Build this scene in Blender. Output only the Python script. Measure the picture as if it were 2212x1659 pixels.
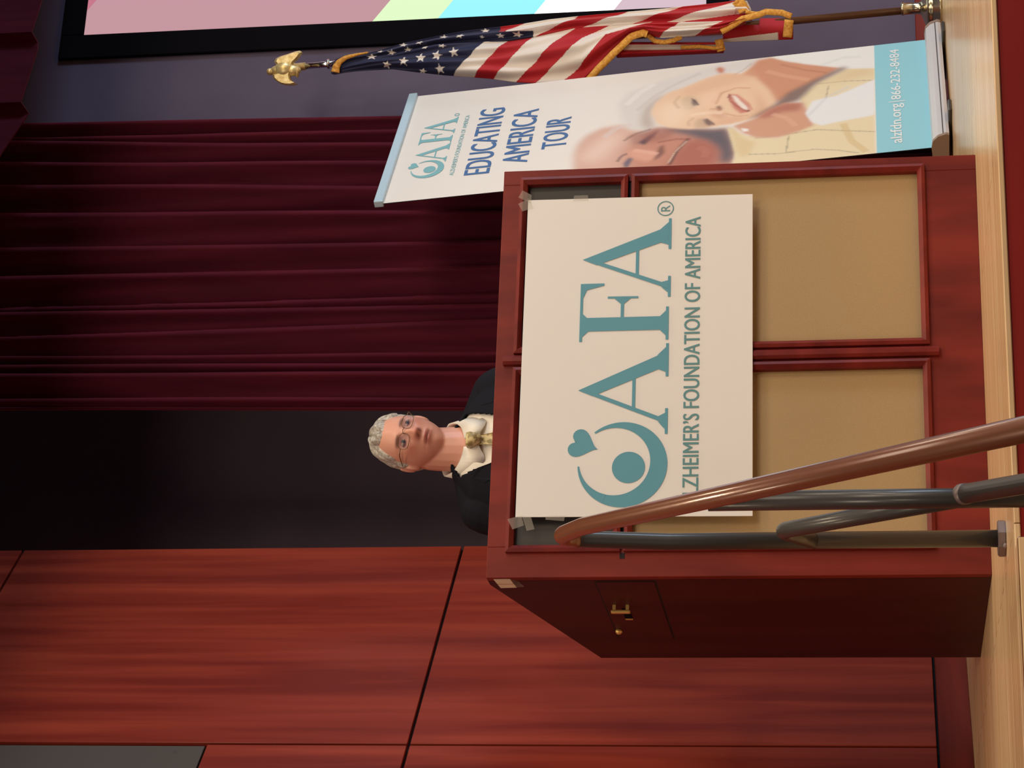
import bpy, bmesh, math, random
import numpy as np
from mathutils import Vector, Matrix

# ------------------------------------------------------------------ clear
for o in list(bpy.data.objects):
    bpy.data.objects.remove(o, do_unlink=True)
SC = bpy.context.scene
COL = SC.collection
random.seed(7)
PI = math.pi

# ------------------------------------------------------------------ camera (photo was taken with the phone on its side)
PITCH, ROLL, CAM_H, FPX = 0.1584, 0.021, 0.2626, 4897.5
cam_d = bpy.data.cameras.new('camera')
cam_d.sensor_fit = 'HORIZONTAL'; cam_d.sensor_width = 36.0
cam_d.lens = FPX / 2212.0 * 36.0
cam_d.clip_start = 0.05; cam_d.clip_end = 100
cam = bpy.data.objects.new('camera', cam_d); COL.objects.link(cam)
_r0 = Vector((1, 0, 0)); _u0 = Vector((0, -math.sin(PITCH), math.cos(PITCH))); _f0 = Vector((0, math.cos(PITCH), math.sin(PITCH)))
_r = _r0 * math.cos(ROLL) - _u0 * math.sin(ROLL)
_u = _r0 * math.sin(ROLL) + _u0 * math.cos(ROLL)
_m = Matrix((-_u, _r, -_f0)).transposed().to_4x4()
_m.translation = Vector((0, 0, CAM_H))
cam.matrix_world = _m
SC.camera = cam

# stage frame: a runs along the stage front, d runs upstage, z up from the deck
TH = 0.3799
SW = Vector((math.cos(TH), math.sin(TH), 0)); SD = Vector((-math.sin(TH), math.cos(TH), 0))
def S(a, d, z=0.0):
    return SW * a + SD * d + Vector((0, 0, z))

# ------------------------------------------------------------------ world, house lights, exposure
w = bpy.data.worlds.new('world'); SC.world = w; w.use_nodes = True
w.node_tree.nodes['Background'].inputs[0].default_value = (0.80, 0.70, 0.86, 1)
w.node_tree.nodes['Background'].inputs[1].default_value = 0.075
SC.view_settings.view_transform = 'Standard'; SC.view_settings.look = 'None'
SC.view_settings.gamma = 1.0; SC.view_settings.use_curve_mapping = False
SC.view_settings.exposure = -0.08

def area(name, loc, target, sx, sy, power, color):
    l = bpy.data.lights.new(name, 'AREA'); l.shape = 'RECTANGLE'; l.size = sx; l.size_y = sy
    l.energy = power; l.color = color
    o = bpy.data.objects.new(name, l); COL.objects.link(o)
    o.location = loc
    o.rotation_euler = (Vector(target) - Vector(loc)).to_track_quat('-Z', 'Y').to_euler()
    return o
WARM = (1.0, 0.83, 0.64)
# warm lamps in the hall ceiling in front of the stage, more of them towards the right
for a, d, pw in [(2.2, 2.6, 26), (5.0, 2.6, 44), (7.8, 2.6, 44), (3.4, -0.4, 70), (6.8, -0.4, 90), (5.5, -3.6, 80), (9.0, -3.6, 80), (-1.6, 1.2, 60), (-2.6, -2.6, 60)]:
    area('hall_lamp', S(a, d, 3.55), S(a * 0.5 + 1.6, 6.0, 0.4), 1.2, 0.8, pw * 0.74, WARM)
# cool side light added from the right to neutralise the banner; no known window
area('cool_side_fill', S(10.2, 2.2, 1.9), S(4.0, 5.6, 0.9), 1.6, 2.0, 210, (0.62, 0.80, 1.0))
# unseen area lights added behind the header to brighten the deck
for a, pw in ((-0.2, 6), (1.4, 8), (3.0, 9), (4.6, 10)):
    l_ = area('deck_fill', S(a, 4.85, 3.7), S(a - 0.1, 4.95, 0.0), 0.5, 0.25, pw, (1.0, 0.80, 0.56)); l_.data.spread = math.radians(95)

# ------------------------------------------------------------------ helpers
def lin(c):
    return tuple(((v / 255.0) / 12.92 if v / 255.0 <= 0.04045 else ((v / 255.0 + 0.055) / 1.055) ** 2.4) for v in c)

def material(name, color, rough=0.5, metal=0.0, spec=0.5, sheen=0.0, sheen_tint=None, coat=0.0, emit=None, alpha=1.0, trans=0.0):
    m = bpy.data.materials.new(name); m.use_nodes = True
    b = m.node_tree.nodes['Principled BSDF']
    b.inputs['Base Color'].default_value = (*color, 1); b.inputs['Roughness'].default_value = rough
    b.inputs['Metallic'].default_value = metal; b.inputs['Specular IOR Level'].default_value = spec
    b.inputs['Coat Weight'].default_value = coat; b.inputs['Coat Roughness'].default_value = 0.15
    if sheen:
        b.inputs['Sheen Weight'].default_value = sheen; b.inputs['Sheen Roughness'].default_value = 0.35
        if sheen_tint: b.inputs['Sheen Tint'].default_value = (*sheen_tint, 1)
    if emit:
        b.inputs['Emission Color'].default_value = (*emit[0], 1); b.inputs['Emission Strength'].default_value = emit[1]
    b.inputs['Alpha'].default_value = alpha; b.inputs['Transmission Weight'].default_value = trans
    return m

def noise_color(m, c1, c2, scale=(1, 1, 1), nscale=4.0, detail=5.0, lo=0.35, hi=0.65, bump=0.0, coord='Object', distort=0.0, rough=None):
    """mix two colours with stretched noise; optional fine bump"""
    nt = m.node_tree; b = nt.nodes['Principled BSDF']
    tc = nt.nodes.new('ShaderNodeTexCoord'); mp = nt.nodes.new('ShaderNodeMapping'); nz = nt.nodes.new('ShaderNodeTexNoise')
    rp = nt.nodes.new('ShaderNodeValToRGB')
    mp.inputs['Scale'].default_value = scale
    nz.inputs['Scale'].default_value = nscale; nz.inputs['Detail'].default_value = detail; nz.inputs['Distortion'].default_value = distort
    rp.color_ramp.elements[0].position = lo; rp.color_ramp.elements[1].position = hi
    rp.color_ramp.elements[0].color = (*c1, 1); rp.color_ramp.elements[1].color = (*c2, 1)
    nt.links.new(tc.outputs[coord], mp.inputs[0]); nt.links.new(mp.outputs[0], nz.inputs['Vector'])
    nt.links.new(nz.outputs['Fac'], rp.inputs[0]); nt.links.new(rp.outputs[0], b.inputs['Base Color'])
    if bump:
        bp = nt.nodes.new('ShaderNodeBump'); bp.inputs['Strength'].default_value = bump; bp.inputs['Distance'].default_value = 0.002
        nt.links.new(nz.outputs['Fac'], bp.inputs['Height']); nt.links.new(bp.outputs[0], b.inputs['Normal'])
    if rough:
        mr = nt.nodes.new('ShaderNodeMapRange'); mr.inputs['To Min'].default_value = rough[0]; mr.inputs['To Max'].default_value = rough[1]
        nt.links.new(nz.outputs['Fac'], mr.inputs['Value']); nt.links.new(mr.outputs[0], b.inputs['Roughness'])
    return m

def painted(m, attr='paint'):
    nt = m.node_tree; at = nt.nodes.new('ShaderNodeAttribute'); at.attribute_name = attr
    nt.links.new(at.outputs['Color'], nt.nodes['Principled BSDF'].inputs['Base Color'])
    return m

def tag(o, label=None, cat=None, group=None, kind=None):
    if label: o['label'] = label
    if cat: o['category'] = cat
    if group: o['group'] = group
    if kind: o['kind'] = kind
    return o

def empty(name, loc=(0, 0, 0), rz=0.0):
    o = bpy.data.objects.new(name, None); COL.objects.link(o); o.empty_display_size = 0.1
    o.location = loc; o.rotation_euler = (0, 0, rz); return o

def obj(name, verts, faces, mat, parent=None, smooth=False, loc=None, rz=None):
    me = bpy.data.meshes.new(name); me.from_pydata([tuple(v) for v in verts], [], [tuple(f) for f in faces]); me.update()
    if mat: me.materials.append(mat)
    o = bpy.data.objects.new(name, me); COL.objects.link(o)
    if smooth:
        me.polygons.foreach_set('use_smooth', [True] * len(me.polygons))
    if parent: o.parent = parent
    if loc is not None: o.location = loc
    if rz is not None: o.rotation_euler = (0, 0, rz)
    return o

def from_bm(name, bm, mat, parent=None, smooth=False, recalc=True):
    if recalc: bmesh.ops.recalc_face_normals(bm, faces=bm.faces)
    me = bpy.data.meshes.new(name); bm.to_mesh(me); bm.free()
    if mat: me.materials.append(mat)
    o = bpy.data.objects.new(name, me); COL.objects.link(o)
    if smooth: me.polygons.foreach_set('use_smooth', [True] * len(me.polygons))
    if parent: o.parent = parent
    return o

def bm_box(bm, lo, hi, bevel=0.0, seg=1):
    lo = Vector(lo); hi = Vector(hi)
    r = bmesh.ops.create_cube(bm, size=1.0)
    for v in r['verts']:
        v.co = Vector(((lo.x + hi.x) / 2 + v.co.x * (hi.x - lo.x), (lo.y + hi.y) / 2 + v.co.y * (hi.y - lo.y), (lo.z + hi.z) / 2 + v.co.z * (hi.z - lo.z)))
    if bevel:
        es = {e for v in r['verts'] for e in v.link_edges}
        bmesh.ops.bevel(bm, geom=list(es), offset=bevel, segments=seg, affect='EDGES', profile=0.6)

def box(name, lo, hi, mat, parent=None, bevel=0.002, seg=1):
    bm = bmesh.new(); bm_box(bm, lo, hi, bevel, seg)
    return from_bm(name, bm, mat, parent)

def prism(name, poly, axis, t0, t1, mat, parent=None, bevel=0.0, smooth=False):
    """polygon (2D list) extruded along axis: 'x' -> poly is (y,z); 'y' -> (x,z); 'z' -> (x,y)"""
    def P(q, t):
        return {'x': (t, q[0], q[1]), 'y': (q[0], t, q[1]), 'z': (q[0], q[1], t)}[axis]
    bm = bmesh.new()
    v0 = [bm.verts.new(P(q, t0)) for q in poly]; v1 = [bm.verts.new(P(q, t1)) for q in poly]
    n = len(poly)
    f0 = bm.faces.new(v0); f1 = bm.faces.new(v1[::-1])
    for i in range(n):
        bm.faces.new([v0[i], v1[i], v1[(i + 1) % n], v0[(i + 1) % n]])
    if bevel:
        bmesh.ops.recalc_face_normals(bm, faces=bm.faces)
        bmesh.ops.bevel(bm, geom=list(f0.edges) + list(f1.edges), offset=bevel, segments=2, affect='EDGES')
    bmesh.ops.triangulate(bm, faces=[f for f in bm.faces if len(f.verts) > 4])
    return from_bm(name, bm, mat, parent, smooth)

def tube_data(pts, rad, n=14, cap=True, flat=1.0):
    pts = [Vector(p) for p in pts]; rad = rad if isinstance(rad, (list, tuple)) else [rad] * len(pts)
    V = []; F = []; up = None
    for i, p in enumerate(pts):
        t = (pts[min(i + 1, len(pts) - 1)] - pts[max(i - 1, 0)]).normalized()
        if up is None:
            up = t.orthogonal().normalized()
        up = (up - t * up.dot(t)).normalized(); sd = t.cross(up)
        for k in range(n):
            an = 2 * PI * k / n
            V.append(p + (up * math.cos(an) + sd * math.sin(an) * flat) * rad[i])
    for i in range(len(pts) - 1):
        for k in range(n):
            F.append((i * n + k, i * n + (k + 1) % n, (i + 1) * n + (k + 1) % n, (i + 1) * n + k))
    if cap:
        F.append(tuple(range(n))[::-1]); F.append(tuple((len(pts) - 1) * n + k for k in range(n)))
    return V, F

def tube(name, pts, rad, mat, parent=None, n=14, flat=1.0):
    V, F = tube_data(pts, rad, n, True, flat)
    return obj(name, V, F, mat, parent, True)

def arc_corner(p0, p1, p2, r, n=7):
    """round the corner p0-p1-p2"""
    p0, p1, p2 = Vector(p0), Vector(p1), Vector(p2)
    a = (p0 - p1).normalized(); b = (p2 - p1).normalized()
    A = p1 + a * r; B = p1 + b * r; out = []
    for i in range(n + 1):
        t = i / n
        out.append(A * (1 - t) ** 2 + p1 * 2 * t * (1 - t) + B * t * t)
    return out

def lathe(name, prof, mat, parent=None, origin=(0, 0, 0), axis=(0, 0, 1), n=28):
    ax = Vector(axis).normalized(); u = ax.orthogonal().normalized(); v = ax.cross(u); O = Vector(origin)
    V = []; F = []
    for r, h in prof:
        for k in range(n):
            an = 2 * PI * k / n
            V.append(O + ax * h + (u * math.cos(an) + v * math.sin(an)) * max(r, 1e-4))
    for i in range(len(prof) - 1):
        for k in range(n):
            F.append((i * n + k, i * n + (k + 1) % n, (i + 1) * n + (k + 1) % n, (i + 1) * n + k))
    F.append(tuple(range(n))[::-1]); F.append(tuple((len(prof) - 1) * n + k for k in range(n)))
    return obj(name, V, F, mat, parent, True)

def flat_shapes(name, polys, mat, parent, y=0.0, thick=0.0006):
    """flat printed shapes: list of (x,z) polygons, in the local plane y"""
    bm = bmesh.new()
    for k_, poly in enumerate(polys):
        vs = [bm.verts.new((q[0], y - 0.00002 * (k_ % 12), q[1])) for q in poly]
        try:
            f = bm.faces.new(vs)
        except ValueError:
            continue
    bmesh.ops.triangulate(bm, faces=list(bm.faces))
    for f in bm.faces:
        f.normal_update()
        if f.normal.y > 0: f.normal_flip()
    return from_bm(name, bm, mat, parent, recalc=False)

def text_shape(name, s, x0, x1, z0, z1, mat, parent, y=0.0, bold=0.0, ref=None):
    # bold: stroke thickening as a fraction of the letter height, done by layering shifted copies
    """lettering fitted to the rectangle x0..x1, z0..z1 (caps height) in the local plane y"""
    cu = bpy.data.curves.new(name, 'FONT'); cu.body = s; cu.size = 1.0; cu.resolution_u = 4
    to = bpy.data.objects.new(name + '_tmp', cu); COL.objects.link(to)
    dg = bpy.context.evaluated_depsgraph_get(); dg.update()
    me = bpy.data.meshes.new_from_object(to.evaluated_get(dg))
    co = np.array([v.co[:] for v in me.vertices])
    lo = co.min(0); hi = co.max(0)
    zb, zt = (ref if ref else (lo[1], hi[1]))
    for v in me.vertices:
        X, Y = v.co.x, v.co.y
        v.co = (x0 + (X - lo[0]) / (hi[0] - lo[0]) * (x1 - x0), y, z0 + (Y - zb) / (zt - zb) * (z1 - z0))
    bpy.data.objects.remove(to, do_unlink=True); bpy.data.curves.remove(cu)
    me.update()
    if bold:
        bm = bmesh.new(); dx = bold * (z1 - z0)
        for sh in (-dx, 0.0, dx):
            n0 = len(bm.verts); bm.from_mesh(me); bm.verts.ensure_lookup_table()
            for v in bm.verts[n0:]: v.co.x += sh; v.co.y -= 0.00002 * (sh / dx)
        bm.to_mesh(me); bm.free(); me.update()
    if len(me.polygons) and me.polygons[0].normal.y > 0: me.flip_normals()
    me.materials.clear(); me.materials.append(mat); me.name = name
    o = bpy.data.objects.new(name, me); COL.objects.link(o); o.parent = parent
    return o

def remesh_join(parts, voxel):
    """voxel union of (verts, faces) pieces -> bare mesh"""
    V = []; F = []
    for v, f in parts:
        k = len(V); V += [tuple(q) for q in v]; F += [tuple(i + k for i in q) for q in f]
    me = bpy.data.meshes.new('tmp'); me.from_pydata(V, [], F); me.update()
    o = bpy.data.objects.new('tmp', me); COL.objects.link(o)
    md = o.modifiers.new('r', 'REMESH'); md.mode = 'VOXEL'; md.voxel_size = voxel; md.use_smooth_shade = True
    sm = o.modifiers.new('s', 'SMOOTH'); sm.factor = 0.5; sm.iterations = 2
    dg = bpy.context.evaluated_depsgraph_get(); dg.update()
    out = bpy.data.meshes.new_from_object(o.evaluated_get(dg))
    bpy.data.objects.remove(o, do_unlink=True); bpy.data.meshes.remove(me)
    return out

def add_mesh(name, me, mat, parent):
    me.name = name; me.materials.clear()
    if mat: me.materials.append(mat)
    me.polygons.foreach_set('use_smooth', [True] * len(me.polygons))
    o = bpy.data.objects.new(name, me); COL.objects.link(o); o.parent = parent
    return o

def ellipsoid(c, r, nu=24, nv=16, rot=None):
    V = []; F = []
    for j in range(nv + 1):
        th = PI * j / nv
        for i in range(nu):
            ph = 2 * PI * i / nu
            q = Vector((r[0] * math.sin(th) * math.cos(ph), r[1] * math.sin(th) * math.sin(ph), r[2] * math.cos(th)))
            if rot: q = rot @ q
            V.append(q + Vector(c))
    for j in range(nv):
        for i in range(nu):
            F.append((j * nu + i, (j + 1) * nu + i, (j + 1) * nu + (i + 1) % nu, j * nu + (i + 1) % nu))
    return V, F

# ------------------------------------------------------------------ materials
def wood(name, c1, c2, rough=0.32, scale=(9, 9, 0.5), nscale=2.2, coat=0.25, distort=0.3):
    m = material(name, c1, rough, spec=0.25, coat=coat)
    return noise_color(m, c1, c2, scale, nscale, 7.0, 0.36, 0.66, bump=0.06, distort=distort)
M_panel = wood('cherry_panel', lin((128, 42, 32)), lin((166, 67, 47)), 0.40, (6, 6, 0.35), coat=0.12)
M_base = wood('cherry_base', lin((108, 30, 24)), lin((140, 48, 34)), 0.4, (0.6, 0.6, 6))
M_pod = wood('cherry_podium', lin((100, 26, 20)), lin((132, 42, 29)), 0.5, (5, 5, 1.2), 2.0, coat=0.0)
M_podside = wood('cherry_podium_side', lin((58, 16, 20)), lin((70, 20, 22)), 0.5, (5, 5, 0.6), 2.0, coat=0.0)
M_mold = wood('cherry_molding', lin((100, 25, 21)), lin((126, 38, 30)), 0.45, (8, 8, 8), 1.5, coat=0.0)
M_fascia = wood('cherry_fascia', lin((134, 24, 17)), lin((150, 33, 22)), 0.5, (1, 1, 3), 1.5, coat=0.0)
M_gap = material('dark_joint', lin((22, 12, 12)), 0.8)
M_back = material('grey_back_wall', lin((90, 80, 104)), 0.75)
noise_color(M_back, lin((90, 80, 104)), lin((97, 87, 112)), (1, 1, 1), 3.0, 3.0)
M_wing = material('grey_wing_wall', lin((124, 108, 124)), 0.8)
noise_color(M_wing, lin((120, 105, 122)), lin((128, 112, 128)), (1, 1, 1), 3.0, 3.0)
M_deck = material('maple_deck', lin((205, 160, 105)), 0.23, spec=0.5)
M_grey = material('grey_grille', lin((84, 78, 74)), 0.7)
M_ceil = material('dark_ceiling', lin((60, 52, 54)), 0.9)
M_hall = material('hall_carpet', lin((86, 50, 46)), 0.95)
M_black = material('black_velvet', lin((13, 12, 18)), 0.95, spec=0.1)
M_velvet = material('maroon_velvet', lin((66, 12, 24)), 0.85, spec=0.15, sheen=0.9, sheen_tint=lin((200, 80, 100)))
noise_color(M_velvet, lin((78, 21, 38)), lin((92, 26, 44)), (8, 8, 0.8), 3.0, 4.0)
M_velvet.node_tree.nodes['Principled BSDF'].inputs['Sheen Roughness'].default_value = 0.3
M_tan = material('tan_laminate', lin((172, 144, 100)), 0.6)
noise_color(M_tan, lin((168, 140, 96)), lin((176, 148, 104)), (1, 1, 1), 300, 2.0, 0.3, 0.7)
M_darkpanel = material('black_panel', lin((58, 54, 52)), 0.5)
M_brass = material('brass', lin((225, 185, 110)), 0.3, 0.55)
M_silver = material('silver_trim', lin((214, 212, 214)), 0.4, 0.2)
M_chrome = material('chrome', lin((215, 215, 215)), 0.15, 1.0)
M_tape = material('clear_tape', lin((210, 200, 185)), 0.3, alpha=0.13)
M_white = material('white_label', lin((226, 214, 190)), 0.6)
M_paper = material('sign_paper', lin((232, 229, 224)), 0.55)
M_teal = material('teal_ink', lin((88, 152, 170)), 0.55)
M_tealgrey = material('teal_grey_ink', lin((92, 142, 146)), 0.55)
M_vinyl = material('banner_vinyl', lin((240, 240, 240)), 0.45)
M_rail = material('bronze_handrail', lin((132, 78, 50)), 0.35, 0.2, coat=1.0); M_rail.node_tree.nodes['Principled BSDF'].inputs['Coat Roughness'].default_value = 0.16
M_post = material('dark_bronze_post', lin((50, 46, 43)), 0.5, 0.0, coat=0.5); M_post.node_tree.nodes['Principled BSDF'].inputs['Coat Roughness'].default_value = 0.22

# deck: narrow strip boards along the stage, glossy varnish
nt = M_deck.node_tree; b = nt.nodes['Principled BSDF']
tc = nt.nodes.new('ShaderNodeTexCoord'); mp = nt.nodes.new('ShaderNodeMapping'); br = nt.nodes.new('ShaderNodeTexBrick')
mp.inputs['Rotation'].default_value = (0, 0, 0)
br.inputs['Scale'].default_value = 1.0; br.inputs['Brick Width'].default_value = 1.4; br.inputs['Row Height'].default_value = 0.057
br.inputs['Mortar Size'].default_value = 0.0012; br.offset = 0.37
br.inputs['Color1'].default_value = (*lin((246, 214, 168)), 1); br.inputs['Color2'].default_value = (*lin((232, 192, 142)), 1)
br.inputs['Mortar'].default_value = (*lin((120, 78, 45)), 1)
nz = nt.nodes.new('ShaderNodeTexNoise'); nz.inputs['Scale'].default_value = 3.0; nz.inputs['Detail'].default_value = 6
mp2 = nt.nodes.new('ShaderNodeMapping'); mp2.inputs['Scale'].default_value = (0.8, 14, 1)
mx = nt.nodes.new('ShaderNodeMix'); mx.data_type = 'RGBA'; mx.blend_type = 'MULTIPLY'; mx.inputs['Factor'].default_value = 0.55
rp = nt.nodes.new('ShaderNodeValToRGB'); rp.color_ramp.elements[0].color = (0.66, 0.6, 0.54, 1); rp.color_ramp.elements[0].position = 0.3; rp.color_ramp.elements[1].position = 0.65
nt.links.new(tc.outputs['Object'], mp.inputs[0]); nt.links.new(mp.outputs[0], br.inputs['Vector'])
nt.links.new(tc.outputs['Object'], mp2.inputs[0]); nt.links.new(mp2.outputs[0], nz.inputs['Vector']); nt.links.new(nz.outputs['Fac'], rp.inputs[0])
nt.links.new(br.outputs['Color'], mx.inputs['A']); nt.links.new(rp.outputs[0], mx.inputs['B']); nt.links.new(mx.outputs['Result'], b.inputs['Base Color'])

# ------------------------------------------------------------------ structure
A_JOG = 1.35
root = empty('stage_frame_tmp'); bpy.data.objects.remove(root)
def sbox(name, a0, a1, d0, d1, z0, z1, mat, bevel=0.0, parent=None):
    bm = bmesh.new(); bm_box(bm, (a0, d0, z0), (a1, d1, z1), bevel)
    o = from_bm(name, bm, mat, parent)
    if parent is None: o.rotation_euler = (0, 0, TH)
    return o
tag(sbox('floor', -4.0, 10.5, 4.29, 8.5, -0.012, 0.0, M_deck, 0.002), kind='structure')
tag(sbox('trim_1', -4.0, A_JOG, 4.215, 4.29, -0.020, 0.0, M_deck, 0.004), kind='structure')
tag(sbox('wall_front', -4.0, 10.5, 4.295, 4.4, -0.85, -0.012, M_fascia), kind='structure')
tag(sbox('floor_hall', -6.0, 11.0, -5.0, 4.31, -0.95, -0.85, M_hall), kind='structure')
wb = tag(sbox('wall_back', 3.35, 10.5, 7.45, 7.55, 0.0, 4.3, M_back), kind='structure')
tag(sbox('wall_wing', 0.0, 3.35, 8.3, 8.4, 0.0, 4.3, M_wing), kind='structure')          # recess behind the curtain
tag(sbox('wall_return', 3.35, 3.45, 7.55, 8.4, 0.0, 4.3, M_wing), kind='structure')
tag(sbox('baseboard_back', 3.35, 10.5, 7.43, 7.45, 0.0, 0.085, M_base, 0.003), kind='structure')
tag(sbox('ceiling', -2.0, 10.5, 4.35, 8.4, 4.2, 4.3, M_ceil), kind='structure')
tag(sbox('wall_proscenium', -2.0, 10.5, 4.35, 4.6, 3.2, 4.3, M_back), kind='structure')
tag(sbox('wall_right', 10.5, 10.6, 4.35, 7.6, 0.0, 4.3, M_back), kind='structure')
# steps down to the hall beside the railing
st = None
for i in range(5):
    z = -0.17 * (i + 1); d1 = 4.215 - 0.29 * i
    o = sbox('stair_tread', 0.1, A_JOG + 0.15, d1 - 0.32, d1 + 0.03, z - 0.04, z, M_deck, 0.006)
    o['kind'] = 'structure'; o.name = 'floor_step_%d' % (i + 1)

# left splayed wall: cherry panels with dark reveals
WTH = 1.0764
wl = empty('wall_left', (-2.029, 5.0, 0), WTH); wl['kind'] = 'structure'   # local x runs upstage along the wall, -y faces the stage... (+y is behind)
bm = bmesh.new(); bm_box(bm, (-4.5, 0.02, 0), (3.105, 0.14, 4.3)); from_bm('backing', bm, M_gap, wl)
G = 0.005
def panel(x0, x1, z0, z1, mat=M_panel, proud=0.0):
    box('panel', (x0 + G, -0.0 - proud, z0 + G), (x1 - G, 0.02, z1 - G), mat, wl, 0.0015)
T1 = 1.984
zs = [(0.099, 1.682), (1.682, 3.28), (3.28, 4.3)]
for z0, z1 in zs: panel(T1, 3.105, z0, z1)
for x0, x1 in ((T1 - 1.13, T1), (T1 - 2.26, T1 - 1.13), (T1 - 3.39, T1 - 2.26), (T1 - 4.52, T1 - 3.39)):
    panel(x0, x1, 0.099, 1.682); panel(x0, x1, 1.682, 2.318)
    if x1 < T1 - 0.1: panel(x0, x1, 2.318, 3.9)
gp = box('grille_panel', (T1 - 1.13 + G, 0.008, 2.318 + G), (T1 - 0.002, 0.02, 3.9), M_grey, wl, 0.001)
lathe('screw', [(0.0, -0.004), (0.008, -0.003), (0.009, 0.0)], M_gap, wl, (T1 - 0.035, 0.008, 2.41), (0, -1, 0), 12)
bb = box('baseboard', (-4.5, -0.012, 0.0), (3.1, 0.02, 0.0965), M_base, wl, 0.002)

# ------------------------------------------------------------------ maroon stage curtain (hung in deep uneven folds)
RB = [3.945, 3.885, 3.819, 3.742, 3.641, 3.543, 3.427, 3.329, 3.227, 3.185, 3.116, 3.002, 2.963, 2.923, 2.833]
RT = [3.985, 3.931, 3.902, 3.812, 3.715, 3.595, 3.451, 3.335, 3.225, 3.197, 3.105, 3.036, 3.000, 2.960, 2.868]
def curtain_profile(ridges, x):
    """depth towards the hall at position x: gentle rise to each fold edge, then a sharp drop behind it"""
    r = sorted(ridges)
    for i in range(len(r) - 1):
        if r[i] <= x <= r[i + 1]:
            wdt = r[i + 1] - r[i]; t = (x - r[i]) / wdt
            amp = min(0.10, 0.035 + 0.55 * wdt)
            up = t ** 1.5
            if t > 0.86: up *= 1 - 0.35 * ((t - 0.86) / 0.14) ** 2
            if t < 0.10: up = max(up, 0.6 * (1 - t / 0.10) ** 2 * 0.8)
            return amp * up
    return 0.0
NA, NZ = 420, 40
V = []; F = []
for j in range(NZ + 1):
    z = 0.02 + (3.9 - 0.02) * j / NZ
    tt = min(max((z - 1.70) / (3.41 - 1.70), -0.9), 1.1)
    rr = [rb + (rt - rb) * tt * (0.5 if tt < 0 else 1.0) for rb, rt in zip(RB, RT)]
    rr = sorted(rr, reverse=True)
    for i in range(1, len(rr)):
        if rr[i - 1] - rr[i] < 0.012: rr[i] = rr[i - 1] - 0.012
    full = [rr[-1] - 0.03] + rr[::-1]
    for i in range(NA + 1):
        a = full[0] + (full[-1] + 0.012 - full[0]) * i / NA
        h = curtain_profile(full, a) if a <= full[-1] else 0.0
        h += 0.004 * math.sin(a * 90 + z * 1.1) + 0.006 * math.sin(z * 1.7 + a * 8)
        V.append((a, 7.27 - h, z))
for j in range(NZ):
    for i in range(NA):
        k = j * (NA + 1) + i
        F.append((k, k + 1, k + NA + 2, k + NA + 1))
cur = obj('stage_curtain', V, F, M_velvet, None, True, rz=TH)
sd = cur.modifiers.new('thick', 'SOLIDIFY'); sd.thickness = 0.006; sd.offset = 1
tag(cur, 'dark maroon velvet curtain hanging in long folds behind the podium', 'curtain')

# pleated valance above, only its hem dips into view
V = []; F = []; NA, NZ = 300, 6
def hem(a):
    pts = [(2.2, 3.60), (3.3, 3.45), (3.712, 3.357), (3.876, 3.30), (4.3, 3.292), (9.5, 3.28)]
    for (x0, y0), (x1, y1) in zip(pts, pts[1:]):
        if a <= x1: return y0 + (y1 - y0) * (a - x0) / (x1 - x0)
    return pts[-1][1]
for j in range(NZ + 1):
    for i in range(NA + 1):
        a = 2.2 + 7.3 * i / NA
        ph = ((a - 3.881) / 0.288) % 1.0
        h = 0.045 * (1 - ph) if ph > 0.05 else 0.045 * ph / 0.05
        zz = hem(a) + 0.02 * (1 - ph) * (1 if ph > 0.06 else 0.2) - 0.012
        z = zz + (3.95 - zz) * j / NZ
        V.append((a, 6.95 - h, z))
for j in range(NZ):
    for i in range(NA):
        k = j * (NA + 1) + i; F.append((k, k + 1, k + NA + 2, k + NA + 1))
val = obj('curtain_valance', V, F, M_velvet, None, False, rz=TH)
sd = val.modifiers.new('thick', 'SOLIDIFY'); sd.thickness = 0.006
tag(val, 'dark maroon pleated valance strip along the top above the projection screen', 'valance')

# ------------------------------------------------------------------ projection screen with a slide of slanting colour bands
scr = empty('projection_screen', S(4.488, 7.43, 0.859), TH)
tag(scr, 'lit projection screen with pink, green, cyan and white bands in a black border', 'screen')
SWD, SHT = 4.3, 2.452
for nm, lo, hi in (('border', (-0.105, 0, -0.085), (0, 0.018, SHT + 0.095)), ('border', (SWD, 0, -0.085), (SWD + 0.105, 0.018, SHT + 0.095)),
                   ('border', (0, 0, -0.085), (SWD, 0.018, 0)), ('border', (0, 0, SHT), (SWD, 0.018, SHT + 0.095))):
    box(nm, lo, hi, M_black, scr, 0.003)
M_slide = bpy.data.materials.new('slide_image'); M_slide.use_nodes = True
nt = M_slide.node_tree; nt.nodes.clear()
out = nt.nodes.new('ShaderNodeOutputMaterial'); em = nt.nodes.new('ShaderNodeEmission'); tc = nt.nodes.new('ShaderNodeTexCoord')
sx = nt.nodes.new('ShaderNodeSeparateXYZ'); ma = nt.nodes.new('ShaderNodeMath'); ma.operation = 'MULTIPLY_ADD'
ma.inputs[1].default_value = 0.72
dv = nt.nodes.new('ShaderNodeMath'); dv.operation = 'DIVIDE'; dv.inputs[1].default_value = 6.0
rp = nt.nodes.new('ShaderNodeValToRGB'); cr = rp.color_ramp; cr.interpolation = 'CONSTANT'
bands = [(0.0, (216, 190, 200)), (0.342, (255, 255, 255)), (0.652, (150, 236, 250)), (1.030, (226, 250, 200)), (1.284, (196, 150, 158)),
         (2.53, (198, 120, 138)), (2.75, (225, 240, 250)), (4.6, (190, 215, 240))]  # last two bands lie out of view, made bright for the railing's reflections
while len(cr.elements) < len(bands): cr.elements.new(0.5)
for e, (p_, c_) in zip(cr.elements, bands):
    e.position = p_ / 6.0; e.color = (*lin(c_), 1)
nt.links.new(tc.outputs['Object'], sx.inputs[0]); nt.links.new(sx.outputs['X'], ma.inputs[0]); nt.links.new(sx.outputs['Z'], ma.inputs[2])
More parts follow.
